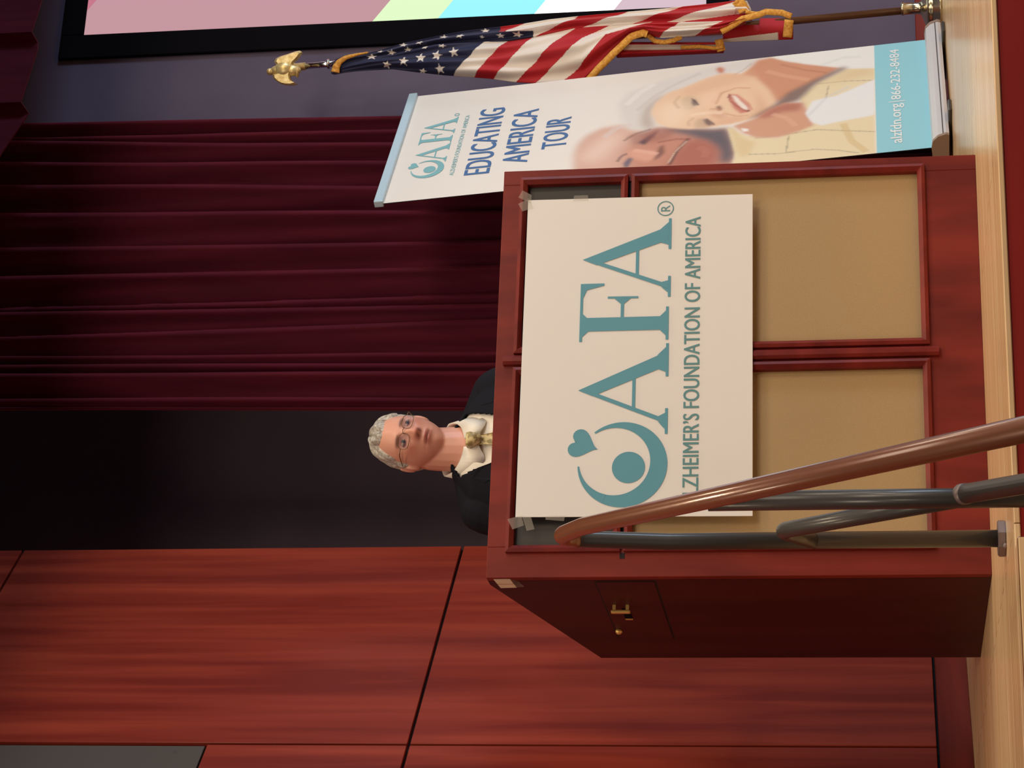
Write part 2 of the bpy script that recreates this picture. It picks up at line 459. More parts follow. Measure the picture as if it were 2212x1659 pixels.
nt.links.new(ma.outputs[0], dv.inputs[0]); nt.links.new(dv.outputs[0], rp.inputs[0]); nt.links.new(rp.outputs[0], em.inputs['Color'])
rs = nt.nodes.new('ShaderNodeValToRGB'); rs.color_ramp.interpolation = 'CONSTANT'
for k_, (p_, v_) in enumerate([(0.0, 0.36), (0.342, 0.75), (0.652, 0.40), (1.030, 0.36), (1.284, 0.36), (2.75, 0.8)]):
    e = rs.color_ramp.elements[k_] if k_ < 2 else rs.color_ramp.elements.new(p_ / 6.0)
    e.position = p_ / 6.0; e.color = (v_, v_, v_, 1)
m3 = nt.nodes.new('ShaderNodeMath'); m3.operation = 'MULTIPLY'; m3.inputs[1].default_value = 3.0
nt.links.new(dv.outputs[0], rs.inputs[0]); nt.links.new(rs.outputs[0], m3.inputs[0]); nt.links.new(m3.outputs[0], em.inputs['Strength'])
nt.links.new(em.outputs[0], out.inputs['Surface'])
box('slide', (0, 0.004, 0), (SWD, 0.016, SHT), M_slide, scr, 0.0)

# ------------------------------------------------------------------ podium
PO = Vector((-0.4682, 5.4071, 0))
PW, PD, PH = 1.099, 0.756, 1.2
pod = empty('podium', PO, TH)
tag(pod, 'wide cherry wood podium with tan and black front panels', 'podium')
side = [(0.0245, 0.0), (PD, 0.0), (PD, 1.010), (0.075, 1.196), (0.062, PH), (0.0245, PH)]
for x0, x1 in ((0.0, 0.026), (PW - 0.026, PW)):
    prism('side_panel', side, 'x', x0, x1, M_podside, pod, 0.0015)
IN0, IN1 = 0.026, PW - 0.026
# front frame boards (faces flush at y = 0)
FT = 0.024
def fb(name, x0, x1, z0, z1, mat=M_pod, y0=0.0, y1=FT, bev=0.0012): return box(name, (x0, y0, z0), (x1, y1, z1), mat, pod, bev)
fb('stile', 0.0, 0.078, 0.0, PH); fb('stile', 1.058, PW, 0.0, PH)
fb('front_rail', 0.078, 1.058, 1.137, PH); fb('front_rail', 0.078, 1.058, 0.0, 0.142)
fb('front_rail', 0.078, 1.058, 0.848, 0.893, M_gap, 0.002, FT)
fb('mullion', 0.528, 0.600, 0.142, 0.848); fb('mullion', 0.528, 0.600, 0.893, 1.137)
cols = ((0.079, 0.529), (0.600, 1.058))
for x0, x1 in cols:
    fb('black_panel', x0, x1, 0.892, 1.138, M_darkpanel, 0.013, 0.020, 0.0)
    fb('tan_panel', x0, x1, 0.143, 0.849, M_tan, 0.013, 0.020, 0.0)
# mitred mouldings round every panel, standing proud of the frame
def molding(x0, x1, z0, z1, wdt=0.022, pr=0.013):
    o = [(x0 - wdt, z0 - wdt), (x1 + wdt, z0 - wdt), (x1 + wdt, z1 + wdt), (x0 - wdt, z1 + wdt)]
    i = [(x0, z0), (x1, z0), (x1, z1), (x0, z1)]
    for k in range(4):
        k2 = (k + 1) % 4
        q = [o[k], o[k2], i[k2], i[k]]
        m_ = [((o[k][0] * 0.55 + i[k][0] * 0.45), (o[k][1] * 0.55 + i[k][1] * 0.45)), ((o[k2][0] * 0.55 + i[k2][0] * 0.45), (o[k2][1] * 0.55 + i[k2][1] * 0.45))]
        Vv = [(o[k][0], 0.0, o[k][1]), (o[k2][0], 0.0, o[k2][1]), (o[k][0], -pr * 0.75, o[k][1]), (o[k2][0], -pr * 0.75, o[k2][1]),
              (m_[0][0], -pr, m_[0][1]), (m_[1][0], -pr, m_[1][1]), (i[k][0], -pr * 0.3, i[k][1]), (i[k2][0], -pr * 0.3, i[k2][1]),
              (i[k][0], 0.013, i[k][1]), (i[k2][0], 0.013, i[k2][1])]
        Ff = [(0, 1, 3, 2), (2, 3, 5, 4), (4, 5, 7, 6), (6, 7, 9, 8), (0, 2, 4, 6, 8), (1, 9, 7, 5, 3)]
        obj('molding', Vv, Ff, M_mold, pod)
molding(0.081, 0.527, 0.8935, 1.136, 0.0185)
molding(0.602, 1.056, 0.8935, 1.136, 0.0185)
molding(0.081, 0.527, 0.1455, 0.8475, 0.0185)
molding(0.602, 1.056, 0.1455, 0.8475, 0.0185)
prism('center_strip', [(0.553, 0.0), (0.553, -0.009), (0.560, -0.015), (0.570, -0.015), (0.577, -0.009), (0.577, 0.0)], 'z', 0.105, 1.180, M_mold, pod)
fb('joint_slot', 0.046, 0.060, 0.864, 0.876, M_gap, -0.0012, 0.004, 0.0)
# reading desk, bottom, inner shelf and back rail
prism('desk_top', [(0.0245, 1.1965), (0.062, 1.1965), (0.075, 1.1925), (PD - 0.002, 1.006), (PD - 0.002, 0.984), (0.07, 1.170), (0.0245, 1.172)], 'x', IN0 + 0.0005, IN1 - 0.0005, M_pod, pod)
box('shelf', (IN0, 0.03, 0.55), (IN1, PD - 0.06, 0.572), M_podside, pod)
box('bottom_board', (IN0, 0.0245, 0.03), (IN1, PD - 0.01, 0.055), M_podside, pod)
# pull-out door in the left side, brass pull, keyhole and lock
dr = box('side_door', (-0.003, 0.036, 0.795), (0.0002, 0.552, 0.936), M_podside, pod, 0.001)
for lo, hi in (((-0.0006, 0.032, 0.936), (0.0, 0.556, 0.940)), ((-0.0006, 0.032, 0.791), (0.0, 0.556, 0.795)), ((-0.0006, 0.032, 0.795), (0.0, 0.036, 0.936)), ((-0.0006, 0.552, 0.795), (0.0, 0.556, 0.936))):
    box('door_gap', lo, hi, M_gap, pod, 0.0)
hb = bmesh.new()
bm_box(hb, (-0.024, 0.226, 0.873), (-0.016, 0.240, 0.922), 0.003, 2); bm_box(hb, (-0.018, 0.228, 0.877), (-0.003, 0.238, 0.885)); bm_box(hb, (-0.018, 0.228, 0.910), (-0.003, 0.238, 0.918))
from_bm('pull_handle', hb, M_brass, dr)
box('slot', (-0.0045, 0.262, 0.880), (-0.003, 0.350, 0.899), M_black, dr, 0.0)
box('slot_rim', (-0.006, 0.350, 0.880), (-0.003, 0.358, 0.899), M_brass, dr, 0.0005)
lathe('lock', [(0.009, 0.0), (0.009, 0.006), (0.005, 0.011), (0.0, 0.012)], M_brass, dr, (-0.003, 0.462, 0.928), (-1, 0, 0), 16)
# paper label taped to the top front corner of the side
lb = prism('label', [(0.010, 1.183), (0.082, 1.177), (0.079, 1.137), (0.010, 1.143)], 'x', -0.0012, 0.0, M_white, pod)
lb['label'] = 'small cream paper label on the side'
prism('label_tab', [(0.012, 1.142), (0.077, 1.136), (0.072, 1.118), (0.030, 1.124)], 'x', -0.0010, 0.0, M_tape, pod)
prism('label_line', [(0.046, 1.180), (0.050, 1.1797), (0.049, 1.140), (0.045, 1.1403)], 'x', -0.0015, -0.0011, M_tan, pod)

# ------------------------------------------------------------------ poster taped to the podium front
SGX, SGZ, SGW, SGH = 0.1462, 0.5565, 0.8560, 0.5745
sg = empty('poster', PO + SW * SGX - SD * 0.0185 + Vector((0, 0, SGZ)), TH)
tag(sg, 'white rectangular foundation poster taped across the podium front', 'poster')
V = []; F = []; N = 30
def bow(x, z): return -0.006 * math.sin(PI * x / SGW) * (0.5 + 0.5 * z / SGH) - (0.004 * ((SGH - z) / SGH) ** 2)
bm = bmesh.new()
grid = {}
for s_, yy in ((0, 0.0), (1, 0.0022)):
    for i in range(N + 1):
        for j in range(13):
            x = SGW * i / N; z = SGH * j / 12
            grid[s_, i, j] = bm.verts.new((x - 0.002 + 0.004 * z / SGH, yy, z))
for i in range(N):
    for j in range(12):
        bm.faces.new([grid[0, i, j], grid[0, i + 1, j], grid[0, i + 1, j + 1], grid[0, i, j + 1]])
        bm.faces.new([grid[1, i, j], grid[1, i, j + 1], grid[1, i + 1, j + 1], grid[1, i + 1, j]])
for i in range(N):
    bm.faces.new([grid[0, i, 0], grid[1, i, 0], grid[1, i + 1, 0], grid[0, i + 1, 0]]); bm.faces.new([grid[0, i, 12], grid[0, i + 1, 12], grid[1, i + 1, 12], grid[1, i, 12]])
for j in range(12):
    bm.faces.new([grid[0, 0, j], grid[0, 0, j + 1], grid[1, 0, j + 1], grid[1, 0, j]]); bm.faces.new([grid[0, N, j], grid[1, N, j], grid[1, N, j + 1], grid[0, N, j + 1]])
from_bm('sheet', bm, M_paper, sg)

def circle(cx, cz, r, n=48, a0=0.0, a1=2 * PI):
    return [(cx + r * math.cos(a0 + (a1 - a0) * i / n), cz + r * math.sin(a0 + (a1 - a0) * i / n)) for i in range(n + (0 if abs(a1 - a0 - 2 * PI) < 1e-6 else 1))]
def logo_ring():
    oc, orad, ic, irad = (0.1333, 0.3158), 0.110, (0.1415, 0.335), 0.0873
    qs = []; n = 60; a0, a1 = math.radians(92), math.radians(400)
    def pt(t):
        an = a0 + (a1 - a0) * t
        p = (oc[0] + orad * math.cos(an), oc[1] + orad * math.sin(an))
        dx, dz = math.cos(an), math.sin(an)
        # inner circle hit along the same ray from the outer centre
        ex, ez = oc[0] - ic[0], oc[1] - ic[1]
        bq = ex * dx + ez * dz; cq = ex * ex + ez * ez - irad * irad
        s = -bq + math.sqrt(bq * bq - cq)
        s = min(s, orad - 0.0025)
        return p, (oc[0] + s * dx, oc[1] + s * dz)
    for i in range(n):
        p0, q0 = pt(i / n); p1, q1 = pt((i + 1) / n)
        qs.append([p0, p1, q1, q0])
    return qs
def heart(cx, cz, size, rot):
    out_ = []
    for i in range(40):
        t = 2 * PI * i / 40
        x = 16 * math.sin(t) ** 3; z = 13 * math.cos(t) - 5 * math.cos(2 * t) - 2 * math.cos(3 * t) - math.cos(4 * t)
        x *= size / 32; z *= size / 30
        out_.append((cx + x * math.cos(rot) - z * math.sin(rot), cz + x * math.sin(rot) + z * math.cos(rot)))
    return out_
def letter_A(ax, zt, l1, l0, r0, r1, zb):
    xl = (l0 + l1) / 2; xr = (r0 + r1) / 2; k = (zt - zb)
    def lx(z): return xl + (ax - 0.004 - xl) * (z - zb) / k      # thin stroke axis
    sh = 0.007
    P = [[(ax - 0.016, zt - 0.036), (ax, zt), (xr + 0.021, zb + sh), (xr - 0.017, zb + sh)],
         [(ax - 0.001, zt - 0.002), (ax - 0.002, zt - 0.030), (xl + 0.006, zb + sh), (xl - 0.006, zb + sh)],
         [(l1, zb), (l0, zb), (l0, zb + sh), (l1, zb + sh)], [(r0, zb), (r1, zb), (r1, zb + sh), (r0, zb + sh)],
         [(l1 + 0.012, zb + sh), (xl - 0.006, zb + sh), (xl + 0.000, zb + sh + 0.018)], [(xl + 0.006, zb + sh), (l0 - 0.012, zb + sh), (xl + 0.012, zb + sh + 0.018)],
         [(r0 + 0.012, zb + sh), (xr - 0.017, zb + sh), (xr - 0.024, zb + sh + 0.020)], [(xr + 0.020, zb + sh), (r1 - 0.010, zb + sh), (xr + 0.012, zb + sh + 0.022)],
         [(lx(zb + 0.083) + 0.002, zb + 0.081), (ax + (xr - ax) * (1 - 0.083 / k) - 0.008, zb + 0.081), (ax + (xr - ax) * (1 - 0.091 / k) - 0.008, zb + 0.089), (lx(zb + 0.090) + 0.002, zb + 0.089)]]
    return P
def letter_F():
    zb, zt = 0.208, 0.431
    return [[(0.4872, zb + 0.007), (0.5238, zb + 0.007), (0.5238, zt - 0.007), (0.4872, zt - 0.007)], [(0.4603, zb), (0.5497, zb), (0.5497, zb + 0.007), (0.4603, zb + 0.007)],
            [(0.472, zb + 0.007), (0.4872, zb + 0.007), (0.4872, zb + 0.022)], [(0.5238, zb + 0.007), (0.539, zb + 0.007), (0.5238, zb + 0.022)],
            [(0.4594, zt - 0.007), (0.6175, zt - 0.007), (0.6175, zt), (0.4594, zt)], [(0.472, zt - 0.007), (0.4872, zt - 0.022), (0.4872, zt - 0.007)],
            [(0.5238, zt - 0.007), (0.5238, zt - 0.018), (0.535, zt - 0.007)],
            [(0.6115, 0.3713), (0.6175, 0.3713), (0.6175, zt - 0.0071), (0.600, zt - 0.016)], [(0.600, zt - 0.0161), (0.6170, zt - 0.0071), (0.578, zt - 0.0071)],
            [(0.5238, 0.3205), (0.577, 0.3205), (0.577, 0.3285), (0.5238, 0.3285)], [(0.5745, 0.285), (0.580, 0.285), (0.581, 0.362), (0.5755, 0.362)],
            [(0.560, 0.3285), (0.5755, 0.3285), (0.5755, 0.345)], [(0.560, 0.3205), (0.5745, 0.304), (0.5745, 0.3205)]]
def ring_band(cx, cz, r0, r1, n=36):
    P = []
    for i in range(n):
        a0, a1 = 2 * PI * i / n, 2 * PI * (i + 1) / n
        P.append([(cx + r1 * math.cos(a0), cz + r1 * math.sin(a0)), (cx + r1 * math.cos(a1), cz + r1 * math.sin(a1)), (cx + r0 * math.cos(a1), cz + r0 * math.sin(a1)), (cx + r0 * math.cos(a0), cz + r0 * math.sin(a0))])
    return P
def logo_parts():
    em_ = logo_ring() + [circle(0.1255, 0.3006, 0.0405)] + [heart(0.1875, 0.4165, 0.074, math.radians(-20))]
    let = letter_A(0.3293, 0.4296, 0.2108, 0.2780, 0.3621, 0.4504, 0.2065) + letter_F() + letter_A(0.6844, 0.4279, 0.5762, 0.6333, 0.7077, 0.7931, 0.2040)
    return em_, let
em_, let_ = logo_parts()
flat_shapes('emblem', em_, M_teal, sg, -0.0008)
flat_shapes('lettering', let_, M_teal, sg, -0.0010)
flat_shapes('registered_mark', ring_band(0.8213, 0.2198, 0.0183, 0.0210), M_tealgrey, sg, -0.0008)
text_shape('registered_mark', 'R', 0.8135, 0.8300, 0.2085, 0.2315, M_tealgrey, sg, -0.0010)
text_shape('lettering', "ALZHEIMER\u2019S FOUNDATION OF AMERICA", 0.0234, 0.7950, 0.1300, 0.1692, M_tealgrey, sg, -0.0010, 0.018)
# bits of clear tape holding it
def tape(poly): prism('tape', poly, 'y', -0.0018, -0.0012, M_tape, sg)
tape([(0.848, 0.566), (0.872, 0.566), (0.886, 0.590), (0.866, 0.600)]); tape([(0.835, 0.560), (0.862, 0.572), (0.848, 0.600), (0.826, 0.588)])
tape([(-0.020, 0.552), (0.006, 0.560), (-0.004, 0.594), (-0.030, 0.580)]); tape([(-0.034, 0.545), (0.004, 0.558), (0.002, 0.536), (-0.030, 0.526)])
tape([(0.851, 0.418), (0.866, 0.420), (0.866, 0.455), (0.851, 0.458)]); tape([(-0.010, 0.455), (0.004, 0.452), (0.004, 0.500), (-0.006, 0.500)])

# ------------------------------------------------------------------ roll-up banner stand
BX, BY, BYAW, BW, BH, BLEAN, BZ = 0.7251, 7.3438, 0.9657, 0.7655, 1.8194, 0.0752, 0.0625
bn = empty('rollup_banner', (BX, BY, 0), BYAW)
tag(bn, 'tall roll-up banner stand with a printed couple and tour lettering, beside the flag', 'banner')
# base cassette: half-round aluminium profile with end caps and feet
prof = [(-0.055, 0.012), (-0.058, 0.022), (-0.050, 0.046), (-0.034, 0.062), (-0.010, 0.066), (0.030, 0.062), (0.050, 0.046), (0.056, 0.022), (0.052, 0.012)]
prism('base', prof, 'x', -0.012, BW + 0.018, M_silver, bn)
M_cap = material('base_end_cap', lin((150, 128, 112)), 0.5)
cap = [(q[0] * 1.04, q[1] * 1.02) for q in prof]
prism('end_cap', cap, 'x', -0.026, -0.0125, M_cap, bn); prism('end_cap', cap, 'x', BW + 0.0185, BW + 0.032, M_cap, bn)
box('base_groove', (-0.010, -0.0572, 0.030), (BW + 0.016, -0.0540, 0.0325), M_post, bn, 0.0)
for fx in (0.10, BW - 0.10):
    box('foot', (fx - 0.035, -0.10, 0.0), (fx + 0.035, 0.09, 0.012), M_post, bn, 0.003)
# support pole behind
tl = math.tan(BLEAN)
tube('support_pole', [(BW / 2, 0.03, 0.05), (BW / 2, 0.02 + tl * BH, BZ + BH * 0.998)], 0.010, M_silver, bn)
# the sheet leans back a little: its own plane
sh_root = bn
def bpt(x, z, off=0.0):
    """banner plane point (x along, z up the sheet, off towards the viewer)"""
    return (x, z * math.sin(BLEAN) - off * math.cos(BLEAN), BZ + z * math.cos(BLEAN) + off * math.sin(BLEAN))
NX, NZ = 230, 540
ys = np.linspace(0, BH, NZ + 1); xs = np.linspace(0, BW, NX + 1)
GX, GZ = np.meshgrid(xs, ys)
paint = np.zeros((NZ + 1, NX + 1, 3)); paint[:] = lin((240, 239, 236))
def inpoly(poly):
    m = np.zeros(GX.shape, bool); n = len(poly)
    for i in range(n):
        x0, z0 = poly[i]; x1, z1 = poly[(i + 1) % n]
        c = (z0 > GZ) != (z1 > GZ)
        with np.errstate(divide='ignore', invalid='ignore'):
            m ^= c & (GX < (x1 - x0) * (GZ - z0) / (z1 - z0 if z1 != z0 else 1e-9) + x0)
    return m.astype(float)
def blur(m, r):
    """r in metres"""
    for ax, st_ in ((0, ys[1]), (1, xs[1])):
        k = max(int(round(2.5 * r / st_)), 1); t = np.arange(-k, k + 1) * st_; g = np.exp(-(t / r) ** 2 / 2); g /= g.sum()
        mp_ = np.pad(m, [(k, k) if a_ == ax else (0, 0) for a_ in (0, 1)], mode='edge')
        m = np.apply_along_axis(lambda v: np.convolve(v, g, mode='valid'), ax, mp_)
    return m
def brush(key, col, soft=0.006, op=1.0, clip=None):
    m = blur(inpoly(BANNER_SHAPES[key] if isinstance(key, str) else key), soft) * op
    if clip is not None: m = m * clip
    global paint
    paint = paint * (1 - m[..., None]) + np.array(lin(col)) * m[..., None]
def streak(pts, wd, col, op=0.7):
    for (x0, z0), (x1, z1) in zip(pts, pts[1:]):
        d = Vector((x1 - x0, z1 - z0)).normalized(); nx, nz = -d.y * wd, d.x * wd
        brush([(x0 + nx, z0 + nz), (x1 + nx, z1 + nz), (x1 - nx, z1 - nz), (x0 - nx, z0 - nz)], col, 0.0022, op)
BANNER_SHAPES = dict(
    manface=[(0.192,1.184),(0.262,1.181),(0.324,1.157),(0.37,1.105),(0.379,1.029),(0.334,0.991),(0.336,0.905),(0.305,0.809),(0.276,0.723),(0.274,0.669),(0.178,0.645),(0.097,0.635),(-0.036,0.647),(-0.052,0.851),(0.011,1.167)],
    mandark=[(0.326,0.905),(0.305,0.809),(0.276,0.723),(0.274,0.669),(0.178,0.645),(0.097,0.635),(0.032,0.649),(0.049,0.684),(0.129,0.692),(0.196,0.729),(0.251,0.796),(0.284,0.852)],
    mancheek=[(0.214,1.002),(0.272,0.941),(0.267,0.871),(0.233,0.805),(0.175,0.816),(0.103,0.851),(0.042,0.886),(0.048,0.964),(0.134,1.0)],
    manchin=[(0.202,0.803),(0.212,0.754),(0.162,0.708),(0.109,0.693),(0.044,0.707),(0.035,0.76),(0.053,0.848),(0.12,0.837)],
    manbrow=[(0.297,1.008),(0.314,0.944),(0.331,0.905),(0.278,0.922),(0.225,0.958),(0.22,0.982)],
    maneye=[(0.237,0.968),(0.272,0.941),(0.315,0.902),(0.267,0.916),(0.217,0.945)],
    maneye2=[(0.106,1.008),(0.142,0.991),(0.129,0.978),(0.073,0.991),(0.075,1.003)],
    mannose=[(0.194,1.0),(0.184,0.955),(0.161,0.894),(0.121,0.891),(0.099,0.929),(0.142,0.991)],
    mannostril=[(0.191,0.893),(0.208,0.88),(0.147,0.873),(0.12,0.886),(0.1,0.909),(0.133,0.902)],
    manmouth=[(0.237,0.8),(0.225,0.794),(0.152,0.825),(0.063,0.846),(0.06,0.858),(0.159,0.835)],
    hair=[(0.54,1.058),(0.614,1.027),(0.656,0.947),(0.694,0.872),(0.72,0.796),(0.748,0.724),(0.771,0.575),(0.71,0.566),(0.669,0.649),(0.67,0.7),(0.658,0.767),(0.593,0.84),(0.563,0.9),(0.5,0.932),(0.428,0.942),(0.34,0.921),(0.312,0.944),(0.344,1.012),(0.418,1.04)],
    hairshade=[(0.495,0.957),(0.551,0.92),(0.593,0.84),(0.555,0.889),(0.489,0.928),(0.427,0.937),(0.345,0.921),(0.319,0.944),(0.371,0.968),(0.445,0.968)],
    face=[(0.448,0.938),(0.515,0.927),(0.577,0.89),(0.607,0.831),(0.657,0.761),(0.681,0.701),(0.661,0.638),(0.723,0.574),(0.603,0.535),(0.455,0.501),(0.395,0.515),(0.353,0.558),(0.316,0.601),(0.298,0.66),(0.295,0.724),(0.296,0.798),(0.317,0.864),(0.359,0.912)],
    neck=[(0.753,0.58),(0.763,0.529),(0.684,0.41),(0.631,0.284),(0.549,0.373),(0.481,0.452),(0.414,0.505),(0.516,0.533),(0.626,0.586),(0.653,0.628)],
    neckdark=[(0.631,0.284),(0.616,0.269),(0.527,0.373),(0.418,0.431),(0.398,0.48),(0.333,0.563),(0.312,0.606),(0.406,0.515),(0.481,0.472),(0.556,0.383)],
    ear=[(0.721,0.728),(0.734,0.713),(0.714,0.697),(0.68,0.698),(0.685,0.716)],
    eyeR=[(0.468,0.838),(0.521,0.836),(0.543,0.812),(0.509,0.782),(0.465,0.775),(0.438,0.796),(0.434,0.826)],
    eyeRd=[(0.508,0.802),(0.505,0.789),(0.465,0.775),(0.458,0.792),(0.475,0.799)],
    eyeL=[(0.32,0.785),(0.36,0.777),(0.365,0.752),(0.338,0.726),(0.305,0.714),(0.291,0.743),(0.297,0.774)],
    eyeLd=[(0.355,0.754),(0.352,0.739),(0.31,0.715),(0.304,0.732),(0.322,0.745)],
    lips=[(0.495,0.675),(0.519,0.664),(0.504,0.643),(0.425,0.6),(0.377,0.596),(0.368,0.628),(0.416,0.655)],
    teeth=[(0.509,0.663),(0.5,0.65),(0.411,0.607),(0.386,0.604),(0.398,0.622),(0.463,0.651)],
    nostril=[(0.44,0.713),(0.443,0.701),(0.414,0.692),(0.4,0.699),(0.413,0.709)],
    noseside=[(0.414,0.739),(0.396,0.704),(0.391,0.683),(0.358,0.675),(0.341,0.691),(0.358,0.722)],
    cheekline=[(0.466,0.732),(0.535,0.71),(0.556,0.68),(0.518,0.704),(0.463,0.722)],
    jawshade=[(0.564,0.6),(0.469,0.562),(0.38,0.539),(0.326,0.577),(0.322,0.607),(0.387,0.569),(0.473,0.577)],
    cardigan=[(0.775,0.545),(0.86,0.438),(0.839,0.171),(0.594,0.174),(0.618,0.284),(0.681,0.41),(0.722,0.487)],
    shirt=[(0.28,0.669),(0.098,0.637),(-0.036,0.647),(-0.083,0.183),(0.594,0.174),(0.611,0.269),(0.532,0.373),(0.429,0.432),(0.242,0.38),(0.172,0.5),(0.209,0.603)],
    hand=[(0.286,0.65),(0.321,0.577),(0.378,0.529),(0.408,0.481),(0.4,0.421),(0.327,0.398),(0.232,0.38),(0.2,0.428),(0.172,0.5),(0.188,0.573),(0.221,0.608)],
    handshade=[(0.321,0.577),(0.378,0.529),(0.408,0.481),(0.4,0.421),(0.345,0.43),(0.348,0.489),(0.317,0.538)],
    sleeve=[(0.32,0.41),(0.403,0.387),(0.422,0.309),(0.513,0.175),(0.258,0.179),(0.236,0.308),(0.224,0.356),(0.259,0.39)],
    collar=[(0.279,0.666),(0.269,0.644),(0.204,0.622),(0.153,0.572),(0.078,0.589),(0.064,0.617),(0.117,0.636),(0.199,0.646)],
    pin=[(0.264,0.622),(0.254,0.599),(0.236,0.596),(0.238,0.616)],
)
brush([(0.30, 0.98), (0.80, 0.98), (0.80, 0.70), (0.45, 0.75)], (232, 229, 222), 0.08, 0.8)
# man
brush('manface', (222, 184, 168), 0.012)
brush([(-0.05, 0.98), (0.20, 0.98), (0.30, 0.86), (0.28, 0.66), (-0.05, 0.62)], (186, 118, 98), 0.045, 0.85, blur(inpoly(BANNER_SHAPES['manface']), 0.008))
brush([(0.17, 1.17), (0.30, 1.10), (0.34, 1.03), (0.24, 1.04), (0.12, 1.10)], (240, 214, 202), 0.025, 0.9, blur(inpoly(BANNER_SHAPES['manface']), 0.008))
brush('mandark', (96, 92, 104), 0.014, 0.95)
brush('mancheek', (204, 146, 124), 0.02, 0.8); brush('manchin', (176, 104, 88), 0.014, 0.85)
brush('mannose', (228, 172, 152), 0.010, 0.9); brush('manbrow', (170, 120, 110), 0.010, 0.7)
brush('maneye', (70, 60, 76), 0.005, 0.9); brush('maneye2', (84, 90, 118), 0.005, 0.85)
brush('mannostril', (120, 76, 68), 0.006, 0.85); brush('manmouth', (96, 58, 54), 0.004, 0.9)
streak([(0.215, 0.802), (0.146, 0.838), (0.075, 0.857)], 0.003, (222, 196, 180), 0.8)
# shirts, hand, cardigan
brush('shirt', (236, 224, 190), 0.004); brush('collar', (226, 206, 160), 0.008, 0.8)
for ln in ([(0.079, 0.593), (0.063, 0.497), (0.068, 0.379), (0.048, 0.308), (0.013, 0.233)], [(0.183, 0.573), (0.187, 0.476), (0.199, 0.37), (0.143, 0.18)],
           [(0.522, 0.373), (0.522, 0.284), (0.505, 0.176)], [(0.179, 0.462), (0.062, 0.469)], [(0.502, 0.333), (0.398, 0.343)]):
    streak(ln, 0.0022, (146, 138, 116), 0.7)
streak([(0.221, 0.284), (0.095, 0.256), (0.017, 0.21)], 0.012, (214, 188, 130), 0.5)
brush([(0.50, 0.36), (0.60, 0.27), (0.60, 0.18), (0.55, 0.18), (0.53, 0.28)], (222, 196, 150), 0.02, 0.6)
brush('hair', (226, 224, 223), 0.012); brush('hairshade', (188, 174, 166), 0.012, 0.8)
brush('face', (240, 208, 178), 0.006); brush('jawshade', (212, 160, 130), 0.014, 0.6); brush('cheekline', (214, 164, 134), 0.006, 0.7)
brush('neck', (212, 154, 124), 0.008); brush('cardigan', (240, 243, 243), 0.005)
brush('neckdark', (122, 92, 84), 0.010, 0.9); brush('hand', (216, 166, 140), 0.006); brush('handshade', (178, 108, 92), 0.012, 0.8)
brush('sleeve', (238, 243, 248), 0.004); brush('ear', (204, 118, 86), 0.006, 0.9)
brush('eyeR', (206, 186, 158), 0.008, 0.8); brush('eyeRd', (92, 70, 84), 0.004, 0.95); brush('eyeL', (206, 176, 150), 0.008, 0.8); brush('eyeLd', (104, 80, 84), 0.005, 0.9)
brush('lips', (206, 128, 112), 0.005, 0.95); brush('teeth', (246, 236, 228), 0.0035); brush('nostril', (120, 62, 50), 0.005, 0.9)
brush('noseside', (222, 172, 146), 0.008, 0.7); brush('pin', (246, 246, 246), 0.003)
streak([(0.515, 0.668), (0.49, 0.676)], 0.004, (110, 50, 44), 0.8); streak([(0.385, 0.598), (0.378, 0.607)], 0.005, (110, 50, 44), 0.8)
streak([(0.735, 0.60), (0.69, 0.63), (0.66, 0.66)], 0.004, (200, 190, 186), 0.7)
# finer modelling of the two faces
FM = blur(inpoly(BANNER_SHAPES['face']), 0.006)
brush([(0.36, 0.90), (0.45, 0.92), (0.52, 0.88), (0.46, 0.80), (0.36, 0.82), (0.31, 0.86)], (250, 226, 202), 0.025, 0.8, FM)
brush([(0.56, 0.86), (0.66, 0.74), (0.70, 0.62), (0.62, 0.58), (0.58, 0.70), (0.53, 0.80)], (228, 184, 152), 0.022, 0.6, FM)
brush([(0.44, 0.77), (0.53, 0.77), (0.56, 0.72), (0.50, 0.68), (0.44, 0.72)], (246, 212, 186), 0.016, 0.7, FM)
brush([(0.30, 0.72), (0.34, 0.71), (0.36, 0.64), (0.33, 0.60), (0.30, 0.64)], (226, 176, 146), 0.012, 0.6, FM)
streak([(0.452, 0.842), (0.50, 0.862), (0.545, 0.845)], 0.006, (206, 178, 150), 0.5); streak([(0.318, 0.800), (0.348, 0.806), (0.372, 0.786)], 0.006, (206, 174, 146), 0.5)
streak([(0.462, 0.775), (0.49, 0.788), (0.516, 0.802)], 0.0028, (84, 60, 64), 0.75); streak([(0.306, 0.712), (0.33, 0.728), (0.356, 0.744)], 0.0028, (92, 66, 68), 0.7)
streak([(0.395, 0.800), (0.400, 0.740), (0.385, 0.690)], 0.010, (252, 228, 206), 0.55); streak([(0.425, 0.735), (0.415, 0.700)], 0.006, (206, 150, 124), 0.5)
streak([(0.455, 0.715), (0.530, 0.700), (0.560, 0.650), (0.545, 0.600)], 0.005, (208, 156, 126), 0.55); streak([(0.380, 0.680), (0.352, 0.640), (0.350, 0.600)], 0.004, (204, 150, 122), 0.5)
streak([(0.520, 0.672), (0.470, 0.668), (0.420, 0.640), (0.376, 0.606)], 0.0032, (170, 84, 74), 0.7); streak([(0.512, 0.650), (0.440, 0.606), (0.384, 0.588)], 0.004, (222, 150, 134), 0.7)
streak([(0.655, 0.94), (0.60, 0.99), (0.52, 1.03)], 0.012, (242, 241, 240), 0.6); streak([(0.70, 0.78), (0.64, 0.86), (0.57, 0.93), (0.47, 0.99)], 0.008, (206, 200, 198), 0.45)
streak([(0.66, 0.55), (0.60, 0.47), (0.56, 0.40)], 0.012, (228, 176, 146), 0.6); streak([(0.70, 0.50), (0.64, 0.42), (0.60, 0.34)], 0.006, (186, 126, 100), 0.5)
